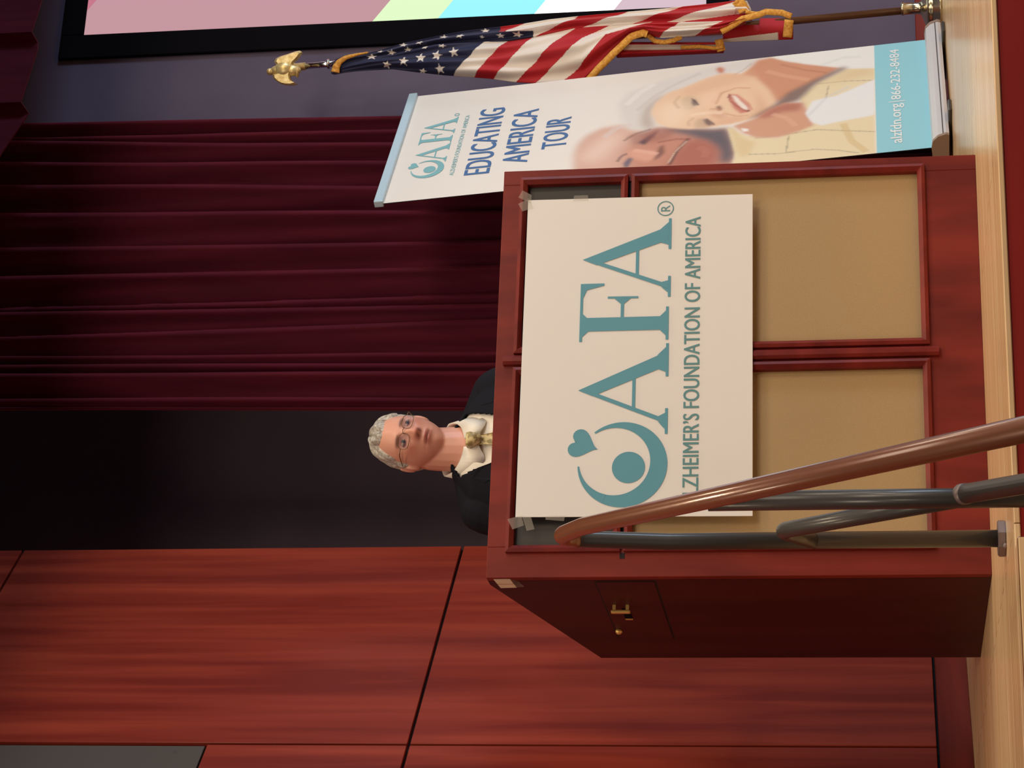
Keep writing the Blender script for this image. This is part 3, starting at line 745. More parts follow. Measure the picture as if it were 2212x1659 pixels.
MM = blur(inpoly(BANNER_SHAPES['manface']), 0.006)
brush([(0.28, 0.96), (0.33, 0.92), (0.31, 0.84), (0.25, 0.86), (0.22, 0.93)], (160, 96, 84), 0.014, 0.6, MM)
streak([(0.26, 1.02), (0.30, 0.985), (0.325, 0.93)], 0.006, (120, 84, 80), 0.5); streak([(0.12, 1.03), (0.155, 1.02), (0.17, 1.00)], 0.006, (110, 80, 82), 0.6)
streak([(0.19, 0.98), (0.165, 0.93), (0.145, 0.895)], 0.010, (238, 190, 170), 0.6); streak([(0.225, 0.90), (0.235, 0.84), (0.225, 0.79)], 0.006, (140, 78, 66), 0.5)
streak([(0.165, 0.76), (0.13, 0.73), (0.09, 0.74)], 0.014, (196, 128, 108), 0.5); streak([(0.30, 1.09), (0.36, 1.05), (0.37, 1.0)], 0.012, (226, 214, 212), 0.6)
streak([(0.34, 0.52), (0.30, 0.47), (0.24, 0.44)], 0.010, (232, 186, 162), 0.5); streak([(0.30, 0.40), (0.42, 0.34), (0.48, 0.26)], 0.006, (216, 222, 230), 0.5); streak([(0.66, 0.36), (0.70, 0.28), (0.69, 0.22)], 0.008, (222, 228, 230), 0.5)
paint[(GZ < 0.1765)] = lin((150, 214, 232))
V = np.empty(((NZ + 1) * (NX + 1), 3))
V[:, 0] = GX.ravel(); zz = GZ.ravel(); V[:, 1] = zz * math.sin(BLEAN); V[:, 2] = BZ + zz * math.cos(BLEAN)
F = []
for j in range(NZ):
    k0 = j * (NX + 1)
    F += [(k0 + i, k0 + i + 1, k0 + i + NX + 2, k0 + i + NX + 1) for i in range(NX)]
M_print = painted(material('banner_print', (1, 1, 1), 0.42))
bs = obj('banner_sheet', V.tolist(), F, M_print, bn)
ca = bs.data.color_attributes.new('paint', 'FLOAT_COLOR', 'POINT')
ca.data.foreach_set('color', np.concatenate([paint.reshape(-1, 3), np.ones(((NZ + 1) * (NX + 1), 1))], 1).astype(np.float32).ravel())
M_bback = material('banner_backing', lin((30, 30, 36)), 0.6)
bb_ = obj('banner_backing', [bpt(0, 0, -0.0015), bpt(BW, 0, -0.0015), bpt(BW, BH, -0.0015), bpt(0, BH, -0.0015), bpt(0, 0, -0.003), bpt(BW, 0, -0.003), bpt(BW, BH, -0.003), bpt(0, BH, -0.003)],
          [(0, 1, 2, 3), (4, 7, 6, 5), (0, 4, 5, 1), (1, 5, 6, 2), (2, 6, 7, 3), (3, 7, 4, 0)], M_bback, bn)
# clamp bar along the top
tb = bmesh.new(); bm_box(tb, (-0.004, -0.012, -0.006), (BW + 0.006, 0.012, 0.026), 0.004, 2)
M_bar = material('top_clamp_bar', lin((190, 220, 238)), 0.3, 0.15)
tbo = from_bm('top_bar', tb, M_bar, bn); tbo.location = bpt(0, BH); tbo.rotation_euler = (-BLEAN, 0, 0)
# lettering lives in the tilted plane of the sheet
def tilt(o):
    o.location = bpt(0, 0, 0.0012); o.rotation_euler = (-BLEAN, 0, 0); return o
M_bteal = material('banner_teal_ink', lin((126, 190, 202)), 0.45); M_bblue = material('banner_blue_ink', lin((66, 112, 172)), 0.45); M_bwhite = material('banner_white_ink', lin((238, 246, 250)), 0.45)
def tr(P): return [[(0.132 + x * 0.551, 1.526 + z * 0.528) for x, z in q] for q in P]
tilt(flat_shapes('emblem', tr(em_), M_bteal, bs)); tilt(flat_shapes('lettering', tr(let_), M_bteal, bs))
tilt(flat_shapes('registered_mark', tr(ring_band(0.8213, 0.2198, 0.012, 0.0180)), M_bteal, bs))
def bt(s, x0, x1, z0, z1, m, bold, ref=None): return tilt(text_shape('lettering', s, x0, x1, z0, z1, m, bs, 0.0, bold, ref))
bt("ALZHEIMER\u2019S FOUNDATION OF AMERICA", 0.1436, 0.571, 1.5930, 1.6085, M_bteal, 0.0)
bt('EDUCATING', 0.1350, 0.6000, 1.4670, 1.5570, M_bblue, 0.022); bt('AMERICA', 0.1850, 0.5620, 1.3420, 1.4310, M_bblue, 0.022); bt('TOUR', 0.2620, 0.4760, 1.2175, 1.3040, M_bblue, 0.022)
bt('alzfdn.org', 0.052, 0.318, 0.0835, 0.1320, M_bwhite, 0.02); bt('|', 0.331, 0.336, 0.0800, 0.1330, M_bwhite, 0.0); bt('866-232-8484', 0.349, 0.714, 0.0930, 0.1250, M_bwhite, 0.02)

# ------------------------------------------------------------------ flag on a stand
FB = Vector((1.307, 8.20, 0.0)); FTOP = Vector((1.1945, 8.20, 2.3593))
fl = empty('flag_stand', FB)
tag(fl, 'furled stars and stripes flag with gold fringe on a brass-based pole with gold eagle', 'flag')
pax = (FTOP - FB).normalized()
def L(p): return Vector(p) - FB
def fp(x, y, off=0.0):
    """flag layout units (roughly 1.7 mm each, x down the cloth, y across) -> local metres; off = towards the hall"""
    X = 1.48749 + -8.62971e-05 * x + -0.0017417 * y + 5.46629e-08 * x * y + 2.48531e-09 * x * x
    Z = 3.48393 + -0.00182501 * x + 3.834e-05 * y + -2.32618e-09 * x * y + 5.53704e-08 * x * x
    return Vector((X - FB.x, 8.14 - FB.y - off, Z))
M_polew = wood('flag_pole_wood', lin((82, 54, 40)), lin((118, 80, 56)), 0.35, (20, 20, 1), 3.0)
M_gold = material('gold_finial', lin((232, 196, 110)), 0.35, 0.45); noise_color(M_gold, lin((206, 176, 106)), lin((250, 236, 180)), (1, 1, 1), 60, 3.0, 0.3, 0.7, bump=0.4)
M_fringe = material('gold_fringe', lin((226, 164, 66)), 0.75); noise_color(M_fringe, lin((198, 134, 48)), lin((240, 184, 86)), (1, 1, 1), 120, 3.0, 0.3, 0.7, bump=0.25)
P0 = Vector((0, 0, 0.06)); P1 = L(FTOP)
tube('pole', [P1 * 0.03, P1 * 0.92], 0.0135, M_polew, fl, 16); tube('upper_pole', [P1 * 0.92, P1 * 0.985], 0.0115, M_chrome, fl, 16)
M_basem = material('brass_base', lin((206, 196, 168)), 0.18, 0.95)
lathe('base', [(0.105, 0.0), (0.112, 0.006), (0.108, 0.008), (0.092, 0.030), (0.084, 0.034), (0.086, 0.040), (0.070, 0.052), (0.045, 0.062), (0.026, 0.070), (0.021, 0.078), (0.021, 0.128), (0.024, 0.132), (0.024, 0.140), (0.016, 0.142)], M_basem, fl, (0, 0, 0))
lathe('ferrule', [(0.012, 0.0), (0.019, 0.002), (0.019, 0.010), (0.012, 0.012)], M_chrome, fl, P1 * 0.945, pax)
lathe('ferrule', [(0.0145, 0.0), (0.0145, 0.040), (0.018, 0.042), (0.026, 0.056), (0.026, 0.064), (0.018, 0.076), (0.010, 0.080)], M_gold, fl, P1 * 0.985, pax)
# eagle
eg = empty('eagle', (0, 0, 0)); eg.parent = fl
def ez(zx, zy, off=0.0): return fp(560 + zx / 5.53, 80 + zy / 5.53, off)
def wing(poly, o0, o1):
    bm = bmesh.new(); cx = sum(q[0] for q in poly) / len(poly); cy = sum(q[1] for q in poly) / len(poly)
    rings = []
    for sc_, of in ((0.86, o0), (1.0, o0 + 0.3 * (o1 - o0)), (1.0, o0 + 0.7 * (o1 - o0)), (0.80, o1)):
        rings.append([bm.verts.new(ez(cx + (q[0] - cx) * sc_, cy + (q[1] - cy) * sc_, of)) for q in poly])
    n = len(poly)
    for r0_, r1_ in zip(rings, rings[1:]):
        for i in range(n): bm.faces.new([r0_[i], r0_[(i + 1) % n], r1_[(i + 1) % n], r1_[i]])
    bm.faces.new(rings[0][::-1]); bm.faces.new(rings[-1])
    bmesh.ops.triangulate(bm, faces=[f for f in bm.faces if len(f.verts) > 4])
    return from_bm('wing', bm, M_gold, eg, False)
wing([(300, 380), (262, 345), (205, 332), (180, 300), (195, 262), (250, 232), (340, 205), (425, 175), (485, 163), (512, 182), (486, 226), (446, 268), (408, 300), (392, 336), (400, 380), (350, 400)], -0.02, 0.012)
wing([(255, 425), (205, 440), (165, 448), (175, 492), (215, 535), (270, 565), (330, 580), (400, 580), (465, 564), (400, 536), (380, 500), (372, 455), (380, 405), (310, 395)], -0.014, 0.020)
Vb = []; Fb = []
for c_, r_ in (((300, 390), (0.030, 0.028, 0.040)), ((215, 400), (0.018, 0.020, 0.026)), ((132, 415), (0.013, 0.018, 0.014)), ((390, 400), (0.022, 0.022, 0.034)), ((455, 410), (0.024, 0.016, 0.008)), ((168, 408), (0.012, 0.014, 0.020))):
    v_, f_ = ellipsoid(ez(*c_), r_, 16, 12); k = len(Vb); Vb += v_; Fb += [tuple(i + k for i in q) for q in f_]
obj('body', Vb, Fb, M_gold, eg, True)
tube('beak', [ez(120, 420), ez(112, 440), ez(124, 456)], [0.008, 0.006, 0.001], M_gold, eg, 10)

# cloth -----------------------------------------------------------------
LOW = [(716, 160), (735, 157), (800, 153), (850, 151), (905, 158), (960, 164), (1000, 167), (1060, 172), (1110, 180), (1160, 184), (1215, 187), (1262, 184)]
FA = [(716, 150), (760, 132), (800, 122), (846, 118), (944, 100), (1049, 93), (1100, 89), (1152, 80), (1240, 61), (1330, 54), (1412, 50), (1470, 51), (1540, 50), (1612, 46)]
UP = [(716, 148), (724, 128), (749, 119), (790, 116), (817, 110), (871, 94), (907, 87), (956, 77), (1005, 68), (1081, 59), (1134, 52), (1188, 43), (1246, 36.6), (1329, 29), (1420, 21), (1527, 10), (1586, 3), (1614, 3), (1625, 24)]
HEM = [(1262, 184), (1295, 152), (1330, 116), (1364, 84), (1394, 76), (1430, 84), (1476, 82), (1556, 76), (1612, 46)]     # lower hem of the front panel
def ip(pts, x):
    if x <= pts[0][0]: return pts[0][1]
    for (x0, y0), (x1, y1) in zip(pts, pts[1:]):
        if x <= x1: return y0 + (y1 - y0) * (x - x0) / (x1 - x0)
    return pts[-1][1]
NAVY, WHT, RED = lin((30, 36, 74)), lin((236, 231, 226)), lin((184, 24, 40))
BA = [[(981, 167), (1015, 130), (1049, 93)], [(1025, 172), (1060, 130), (1100, 91), (1112, 80)], [(1067, 176), (1104, 136), (1152, 84), (1162, 74)], [(1118, 181), (1160, 140), (1200, 96), (1249, 61)],
      [(1162, 183), (1200, 146), (1262, 85), (1320, 57)], [(1216, 182), (1254, 150), (1312, 80), (1412, 50)], [(1400, 100), (1430, 80), (1473, 51)], [(1480, 95), (1503, 80), (1566, 49)]]
BB = [[(1095, 74), (1100, 66), (1134, 52)], [(1190, 66), (1200, 61), (1240, 45), (1250, 36)], [(1262, 62), (1273, 57), (1351, 29)], [(1370, 54), (1385, 48), (1476, 15)], [(1434, 54), (1444, 50), (1481, 37), (1590, 4)], [(1470, 52), (1485, 48), (1600, 32)]]
def xat(poly, y):
    """x of a boundary polyline at height y (y falls along it)"""
    if y >= poly[0][1]:
        (x0, y0), (x1, y1) = poly[0], poly[1]
    elif y <= poly[-1][1]:
        (x0, y0), (x1, y1) = poly[-2], poly[-1]
    else:
        for (x0, y0), (x1, y1) in zip(poly, poly[1:]):
            if y1 <= y <= y0: break
    return x0 + (x1 - x0) * (y - y0) / (y1 - y0)
STARS = [(915, 129, 12, 12, .3), (949.5, 124, 12, 12, .1), (986, 117, 12, 12, .5), (878, 136, 12, 11, .2), (840, 142, 11, 9, .0), (956, 153, 12, 11, .4), (917, 156, 10, 6, .0), (805, 124, 13, 7, .3), (848, 115, 11, 7, .1),
         (884, 109, 10, 6, .4), (922, 105.5, 9, 5, .2), (960, 103, 9, 4, .0), (823, 112.5, 9, 3.5, .2), (873, 98.5, 11, 6, .3), (910, 94.5, 10, 6, .1), (961, 82, 11, 6, .3), (998, 81, 11, 7, .1), (1050, 67.6, 11, 6, .4), (1045, 83, 6, 3.5, .1), (1084.5, 80, 10, 5, .3), (1121, 77, 13, 6, .0)]
def in_star(x, y):
    for cx, cy, rx, ry, ro in STARS:
        dx, dy = (x - cx) / rx, (y - cy) / ry
        if dx * dx + dy * dy > 1: continue
        r = math.hypot(dx, dy); an = (math.atan2(dy, dx) + ro) % (2 * PI / 5); an = abs(an - PI / 5)       # 0 at notch .. pi/5 at tip
        ph = PI / 5 - an                                                                                  # 0 at tip
        r_in = 0.40
        # edge from tip (1,0) to notch (r_in, pi/5)
        x2, y2 = r_in * math.cos(PI / 5), r_in * math.sin(PI / 5)
        px_, py_ = r * math.cos(ph), r * math.sin(ph)
        if (x2 - 1) * (py_ - 0) - (y2 - 0) * (px_ - 1) > 0: return True
    return False
def col_A(x, y):
    n = sum(1 for b_ in BA if x > xat(b_, y))
    if n == 0: return WHT if in_star(x, y) else NAVY
    return WHT if n % 2 == 1 else RED
def col_B(x, y):
    if x < 1083 or (y > ip([(700, 130), (944, 91), (1081, 73), (1154, 69.5), (1200, 60)], x) and x < 1154): return WHT if in_star(x, y) else NAVY
    n = sum(1 for b_ in BB if x > xat(b_, y))
    return RED if n % 2 == 0 else WHT
def cloth(name, rows, colf, depth, back=0.05):
    """rows: list of (x, y_low, y_up); closed double-sided draped sheet"""
    nc = 70; V = []; C = []; F = []; nr = len(rows)
    for side_ in (0, 1):
        for x, yl, yu in rows:
            for i in range(nc + 1):
                t = i / nc; y = yl + (yu - yl) * t
                e = min(t, 1 - t)
                dd = depth(x, t) if side_ == 0 else min(depth(x, t) - 0.004, -back * min(1.0, e * 5) + depth(x, t) * (1 - min(1.0, e * 5)))
                V.append(fp(x, y, dd)); C.append((*colf(x, y), 1))
    for s_ in (0, 1):
        o_ = s_ * nr * (nc + 1)
        for j in range(nr - 1):
            for i in range(nc):
                k = o_ + j * (nc + 1) + i
                F.append((k, k + nc + 1, k + nc + 2, k + 1) if s_ else (k, k + 1, k + nc + 2, k + nc + 1))
    m = nr * (nc + 1)
    for j in range(nr - 1):
        a_ = j * (nc + 1); F.append((a_, a_ + nc + 1, m + a_ + nc + 1, m + a_)); a_ += nc; F.append((a_ + nc + 1, a_, m + a_, m + a_ + nc + 1))
    for i in range(nc):
        F.append((i, m + i, m + i + 1, i + 1)); a_ = (nr - 1) * (nc + 1) + i; F.append((a_, a_ + 1, m + a_ + 1, m + a_))
    o = obj(name, V, F, M_flag, fl, True)
    ca = o.data.color_attributes.new('paint', 'FLOAT_COLOR', 'POINT'); ca.data.foreach_set('color', np.array(C, np.float32).ravel())
    return o
M_flag = painted(material('flag_cloth', (1, 1, 1), 0.7, sheen=0.1))
def dA(x, t):
    g = min(1.0, (x - 700) / 250)
    return (0.020 + 0.045 * math.sin(PI * min(t * 0.85 + 0.08, 1.0))) * g + 0.010 * g * math.sin(t * 9 + x * 0.012) + 0.006 * g * math.sin(t * 21 - x * 0.02)
def dB(x, t):
    g = min(1.0, (x - 700) / 250)
    return 0.012 * g + 0.030 * g * math.sin(PI * t) ** 0.8 + 0.012 * g * math.sin(t * 12.5 + 0.6)
rowsA = []
x = 716.0
while x <= 1612:
    yl = ip(LOW, x) if x <= 1262 else ip(HEM, x)
    rowsA.append((x, yl, min(ip(FA, x), yl - 1.5) + 0.0)); x += 1.8
flag = cloth('flag', rowsA, col_A, dA)
rowsB = []
x = 718.0
while x <= 1625:
    rowsB.append((x, min(ip(FA, x) + 5, 200) if x < 1590 else max(ip(FA, x), 27), ip(UP, x))); x += 1.8
cloth('flag', rowsB, col_B, lambda x, t: dB(x, t) - 0.004)
# lower folds that hang behind
def col_C(x, y): return RED if y > 96 else WHT
cloth('flag', [(x, 122 - (x - 1330) * 0.045, 88) for x in np.linspace(1330, 1562, 60)], lambda x, y: RED if (y > 106 or y < 95) else WHT, lambda x, t: -0.035 + 0.02 * math.sin(PI * t) + 0.012 * math.sin(t * 9), 0.06)
cloth('flag', [(x, 86 - (x - 1560) * 0.04, 34 if x > 1640 else 44) for x in np.linspace(1560, 1712, 50)], lambda x, y: WHT if y > 70 + (1650 - x) * 0.12 and x < 1680 else RED, lambda x, t: -0.055 + 0.02 * math.sin(PI * t), 0.08)
# gold fringe ribbons along the edges
def ribbon(pts, wd, off):
    tube('fringe', [fp(x_, y_, o_ if isinstance(off, list) else off) for (x_, y_), o_ in zip(pts, off if isinstance(off, list) else [0] * len(pts))], wd, M_fringe, fl, 8, 0.45)
def ribbon2(pts, wd, off):
    """flat ribbon of width wd lying in the cloth plane"""
    V = []; F = []
    for i, (x_, y_) in enumerate(pts):
        a_ = pts[max(i - 1, 0)]; b_ = pts[min(i + 1, len(pts) - 1)]
        d_ = Vector((b_[0] - a_[0], b_[1] - a_[1])).normalized(); n_ = Vector((-d_.y, d_.x)) * (wd if not isinstance(wd, tuple) else wd[0] + (wd[1] - wd[0]) * i / (len(pts) - 1)) / 2
        for s_, o_ in ((-1, off), (0, off + 0.003), (1, off), (1, off - 0.006), (-1, off - 0.006)):
            V.append(fp(x_ + n_.x * s_, y_ + n_.y * s_, o_ + 0.0012 * math.sin(i * 1.3)))
    for i in range(len(pts) - 1):
        for k in range(5): F.append((i * 5 + k, i * 5 + (k + 1) % 5, (i + 1) * 5 + (k + 1) % 5, (i + 1) * 5 + k))
    F.append((4, 3, 2, 1, 0)); n = (len(pts) - 1) * 5; F.append((n, n + 1, n + 2, n + 3, n + 4))
    return obj('fringe', V, F, M_fringe, fl, True)
def dense(pts, n=6):
    out_ = []
    for (x0, y0), (x1, y1) in zip(pts, pts[1:]):
        for i in range(n): out_.append((x0 + (x1 - x0) * i / n, y0 + (y1 - y0) * i / n))
    return out_ + [pts[-1]]
ribbon2(dense([(727, 158), (729, 146), (736, 135), (750, 126), (772, 120), (798, 115)]), (18, 3), 0.022)
ribbon2(dense([(1266, 190), (1297, 154), (1335, 116), (1368, 85), (1392, 77), (1402, 80)]), 15, 0.068)
ribbon2(dense([(1400, 78), (1416, 91), (1436, 94), (1456, 90), (1474, 82)]), 10, 0.03)
ribbon2(dense([(1560, 74), (1585, 60), (1606, 46), (1640, 38), (1656, 31), (1690, 33), (1711, 41)]), 13, 0.06)
ribbon2(dense([(1592, 4), (1602, 14), (1610, 29)]), 24, 0.045); ribbon2(dense([(1612, 30), (1635, 34), (1660, 30)]), 8, 0.05)
ribbon2(dense([(1470, 102), (1510, 100), (1545, 104), (1562, 100)]), 8, -0.005); ribbon2(dense([(1552, 84), (1558, 110)]), 18, -0.01)
ribbon2(dense([(1704, 40), (1700, 78)]), 20, -0.03)

# ------------------------------------------------------------------ stair railing in the foreground
R0 = Vector((-0.3188, 4.7834, 0.9439)); RD = Vector((math.sin(0.146), -math.cos(0.146), -0.5265))
POST1 = Vector((-0.3423, 4.8129, 0.0))
rl = empty('stair_railing', POST1)
tag(rl, 'bronze pipe handrail with dark posts running down the stage steps in the foreground', 'railing')
def RL(p): return Vector(p) - POST1
RR = 0.0182
top = RL(R0 + RD * 0.06)
end = RL(R0 + RD * 2.6)
near = RL(R0 + RD * 0.16)
pts = arc_corner((0, 0, 0.70), (0.010, -0.004, RL(R0).z + 0.004), near, 0.085, 10)
tube('handrail', pts[2:] + [near, end], RR * 1.02, M_rail, rl, 20)
tube('post', [(0, 0, 0.012), (0, 0, 0.70), pts[0], pts[1], pts[2], pts[3]], RR, M_post, rl, 20)
# escutcheon plate and bolt
pl = [(0.040 * math.cos(PI / 8 + PI / 4 * k), 0.040 * math.sin(PI / 8 + PI / 4 * k)) for k in range(8)]
M_plate = material('grey_plate', lin((128, 112, 108)), 0.4, 0.3)
prism('base_plate', pl, 'z', 0.0, 0.016, M_plate, rl, 0.002)
lathe('bolt', [(0.006, 0.0), (0.006, 0.006), (0.0, 0.008)], M_plate, rl, (-0.012, -0.046, 0.0), (0, 0, 1), 10)
# second post, on a step below
p2 = R0 + RD * 0.68
tube('post', [RL((p2.x, p2.y, -0.34)), RL((p2.x, p2.y, p2.z - 0.022))], RR, M_post, rl, 20)
p3 = R0 + RD * 2.1
tube('post', [RL((p3.x, p3.y, -0.85)), RL((p3.x, p3.y, p3.z - 0.022))], RR, M_post, rl, 20)
# middle rails
OFF = Vector((0, 0, -0.47))
m0 = RL(R0 + RD * 0.04 + OFF); m1 = RL(R0 + RD * 0.66 + OFF)
el = arc_corner((0.0, 0.0, m0.z - 0.075), (m0.x * 0.9, m0.y * 1.4, m0.z + 0.012), m1, 0.045, 6)
tube('middle_rail', [(-0.002, 0.002, m0.z - 0.06)] + el + [m1], RR * 0.95, M_post, rl, 18)
tube('weld_ring', [RL(R0 + RD * 0.685 + OFF + Vector((0.006, 0, 0))), RL(R0 + RD * 0.70 + OFF + Vector((0.006, 0, 0)))], RR * 1.06, M_plate, rl, 18)
tube('middle_rail', [RL(R0 + RD * 0.69 + OFF + Vector((0.006, 0, 0.0))), RL(R0 + RD * 2.1 + OFF)], RR * 0.98, M_post, rl, 18)

# ------------------------------------------------------------------ the speaker behind the podium
PX, PY, PYAW = -0.184, 6.50, math.radians(17)
per = empty('person', (PX, PY, 0), PYAW)
tag(per, 'grey-haired person in glasses, dark suit and pale tie standing behind the podium', 'person')
# local: faces -y, x is the viewer's right, z up
HC = Vector((0.016, -0.018, 1.600))           # head centre
HSC = 0.955
HROT = Matrix.Rotation(math.radians(4), 3, 'Z') @ Matrix.Rotation(math.radians(8), 3, 'Y') @ Matrix.Rotation(math.radians(3), 3, 'X')
def sst(a, b, x):
    t = min(max((x - a) / (b - a), 0.0), 1.0); return t * t * (3 - 2 * t)
def g2(x, s): return math.exp(-(x / s) ** 2)
def head_point(th, ph):
    """th 0 top .. pi bottom, ph angle round (0 = +x, -pi/2 = face)"""
    x = 0.0755 * math.sin(th) * math.cos(ph); y = 0.097 * math.sin(th) * math.sin(ph); z = 0.115 * math.cos(th)
    t = min(max(-z / 0.115, 0), 1)
    # squarer skull / jaw
    x *= 1 - 0.15 * t ** 2.0
    if y > 0: y *= 1 - 0.42 * t ** 1.3
    else: y *= 1 + 0.10 * t ** 1.0
    sup = 1 + 0.05 * abs(math.sin(2 * th)); x *= sup; z *= 1 + 0.01 * abs(math.sin(2 * th))
    fr = sst(0.01, -0.05, y)
    if fr > 0:
        ax = abs(x); d = 0.0
        d += 0.026 * g2(x, 0.0095 + 0.004 * sst(0.0, -0.03, z)) * sst(0.024, -0.028, z) * sst(-0.044, -0.033, z)
        d += 0.009 * g2(ax - 0.012, 0.007) * g2(z + 0.030, 0.009)
        d -= 0.012 * g2(ax - 0.031, 0.017) * g2(z - 0.010, 0.012)
        d += 0.006 * g2(ax - 0.030, 0.024) * g2(z - 0.029, 0.008)
        d += 0.004 * g2(ax - 0.044, 0.016) * g2(z + 0.018, 0.016)
        d += 0.006 * g2(x, 0.024) * (g2(z + 0.0565, 0.006) + 1.1 * g2(z + 0.069, 0.006)) - 0.004 * g2(x, 0.026) * g2(z + 0.0625, 0.0028)
        d += 0.007 * g2(x, 0.020) * g2(z + 0.096, 0.014)
        d -= 0.003 * g2(ax - 0.040, 0.014) * g2(z + 0.055, 0.020)
        y -= d * fr
    return Vector((x, y, z)) * HSC
NU, NV = 150, 120
HV = []; HF = []
for j in range(NV + 1):
    for i in range(NU):
        HV.append(HC + HROT @ head_point(PI * (0.004 + 0.992 * j / NV), 2 * PI * i / NU))
for j in range(NV):
    for i in range(NU):
        HF.append((j * NU + i, (j + 1) * NU + i, (j + 1) * NU + (i + 1) % NU, j * NU + (i + 1) % NU))
HF.append(tuple(range(NU))); HF.append(tuple(NV * NU + i for i in range(NU))[::-1])
parts = [(HV, HF)]
def capsule(p0, p1, r0, r1, n=18, flat=1.0):
    p0, p1 = Vector(p0), Vector(p1); d = (p1 - p0)
    P_ = []; R_ = []
    for k in range(5): a = PI / 2 * k / 4; P_.append(p0 - d.normalized() * r0 * math.cos(a)); R_.append(max(r0 * math.sin(a), 1e-4))
    for k in range(5): a = PI / 2 * k / 4; P_.append(p1 + d.normalized() * r1 * math.sin(a)); R_.append(max(r1 * math.cos(a), 1e-4))
    return tube_data(P_, R_, n, True, flat)
for s in (-1, 1):                                    # ears
    ec = HC + HROT @ (Vector((s * 0.0775, 0.012, -0.008)) * HSC)
    rot = HROT @ Matrix.Rotation(s * math.radians(22), 3, 'Z')
    parts.append(ellipsoid(ec, (0.008, 0.018, 0.032), 18, 12, rot))
    parts.append(ellipsoid(ec + HROT @ Vector((s * 0.006, 0.010, 0.006)), (0.006, 0.012, 0.024), 16, 10, rot))
parts.append(capsule((0, 0.004, 1.55), (0, 0.020, 1.41), 0.062, 0.070))
parts.append(ellipsoid((0, 0.02, 1.24), (0.165, 0.105, 0.22))); parts.append(ellipsoid((0, 0.02, 1.02), (0.155, 0.110, 0.20)))
hands = []
for s in (-1, 1):
    sh_, el_, wr = Vector((s * 0.175, 0.02, 1.375)), Vector((s * 0.255, 0.02, 1.13)), Vector((s * 0.16, -0.215, 1.095))
    parts.append(capsule(sh_, el_, 0.050, 0.040)); parts.append(capsule(el_, wr, 0.038, 0.026))
    hd = Vector((s * -0.25, -0.95, 0.10)).normalized(); sd_ = Vector((1, -0.25 * s * -1, 0)).normalized()
    palm = wr + hd * 0.065
    parts.append(ellipsoid(palm, (0.042, 0.050, 0.015), 16, 12))
    for k, (o_, ln_) in enumerate(((-0.032, 0.062), (-0.011, 0.078), (0.011, 0.084), (0.032, 0.070))):
        b0 = palm + hd * 0.035 + sd_ * o_; k1 = b0 + hd * ln_ * 0.5 + Vector((0, 0, 0.008)); k2 = b0 + hd * ln_ + Vector((0, 0, -0.006))
        parts.append(capsule(b0, k1, 0.0085, 0.008, 10)); parts.append(capsule(k1, k2, 0.008, 0.0065, 10))
    t0 = palm - hd * 0.015 - sd_ * s * 0.036; t1 = t0 + hd * 0.03 - sd_ * s * 0.022
    parts.append(capsule(t0, t1, 0.011, 0.009, 10)); parts.append(capsule(t1, t1 + hd * 0.026 - sd_ * s * 0.004, 0.009, 0.007, 10))
    hip, kn, an_ = Vector((s * 0.09, 0.02, 0.92)), Vector((s * 0.10, 0.0, 0.50)), Vector((s * 0.105, 0.03, 0.09))
    parts.append(capsule(hip, kn, 0.082, 0.055)); parts.append(capsule(kn, an_, 0.052, 0.036)); parts.append(capsule(an_ + Vector((0, 0.01, -0.045)), an_ + Vector((s * 0.02, -0.16, -0.05)), 0.034, 0.028))
M_skin = painted(material('skin', (1, 1, 1), 0.42))
M_skin.node_tree.nodes['Principled BSDF'].inputs['Subsurface Weight'].default_value = 0.08
M_skin.node_tree.nodes['Principled BSDF'].inputs['Subsurface Radius'].default_value = (0.01, 0.004, 0.002)
body = add_mesh('body', remesh_join(parts, 0.0032), M_skin, per)
co = np.empty(len(body.data.vertices) * 3, np.float32); body.data.vertices.foreach_get('co', co); co = co.reshape(-1, 3)
hl = (co - np.array(HC[:])) @ np.array(HROT) / HSC          # head-local coordinates
X, Y, Z = hl[:, 0], hl[:, 1], hl[:, 2]; AX = np.abs(X); FRN = (Y < -0.045)
base = np.tile(np.array(lin((228, 168, 146))), (len(co), 1))
def dab(mask, col):
    global base
    base = base * (1 - mask[:, None]) + np.array(lin(col)) * mask[:, None]
G2 = lambda v, s: np.exp(-(v / s) ** 2)
dab(FRN * 0.55 * G2(AX - 0.045, 0.020) * G2(Z + 0.020, 0.018), (206, 118, 98))
dab(FRN * 0.5 * G2(X, 0.014) * G2(Z + 0.030, 0.014), (204, 112, 92))
dab(FRN * 0.9 * np.clip(1 - (AX / 0.026) ** 4, 0, 1) * np.maximum(G2(Z + 0.0575, 0.0045), G2(Z + 0.0675, 0.005)), (176, 92, 82))
dab(FRN * 0.9 * np.clip(1 - (AX / 0.027) ** 4, 0, 1) * G2(Z + 0.0625, 0.0022), (92, 40, 38))
dab(FRN * 0.75 * np.clip(1 - ((AX - 0.031) / 0.020) ** 4, 0, 1) * G2(Z - 0.027 + 0.12 * np.abs(AX - 0.03), 0.0045), (96, 78, 70))
dab(FRN * 0.85 * G2(AX - 0.0085, 0.004) * G2(Z + 0.0385, 0.0035), (110, 56, 48))
dab(FRN * 0.6 * np.clip(G2(AX - 0.031, 0.018) * G2(Z - 0.006, 0.012), 0, 1), (158, 100, 92))
ca = body.data.color_attributes.new('paint', 'FLOAT_COLOR', 'POINT')
ca.data.foreach_set('color', np.concatenate([base, np.ones((len(co), 1))], 1).astype(np.float32).ravel())
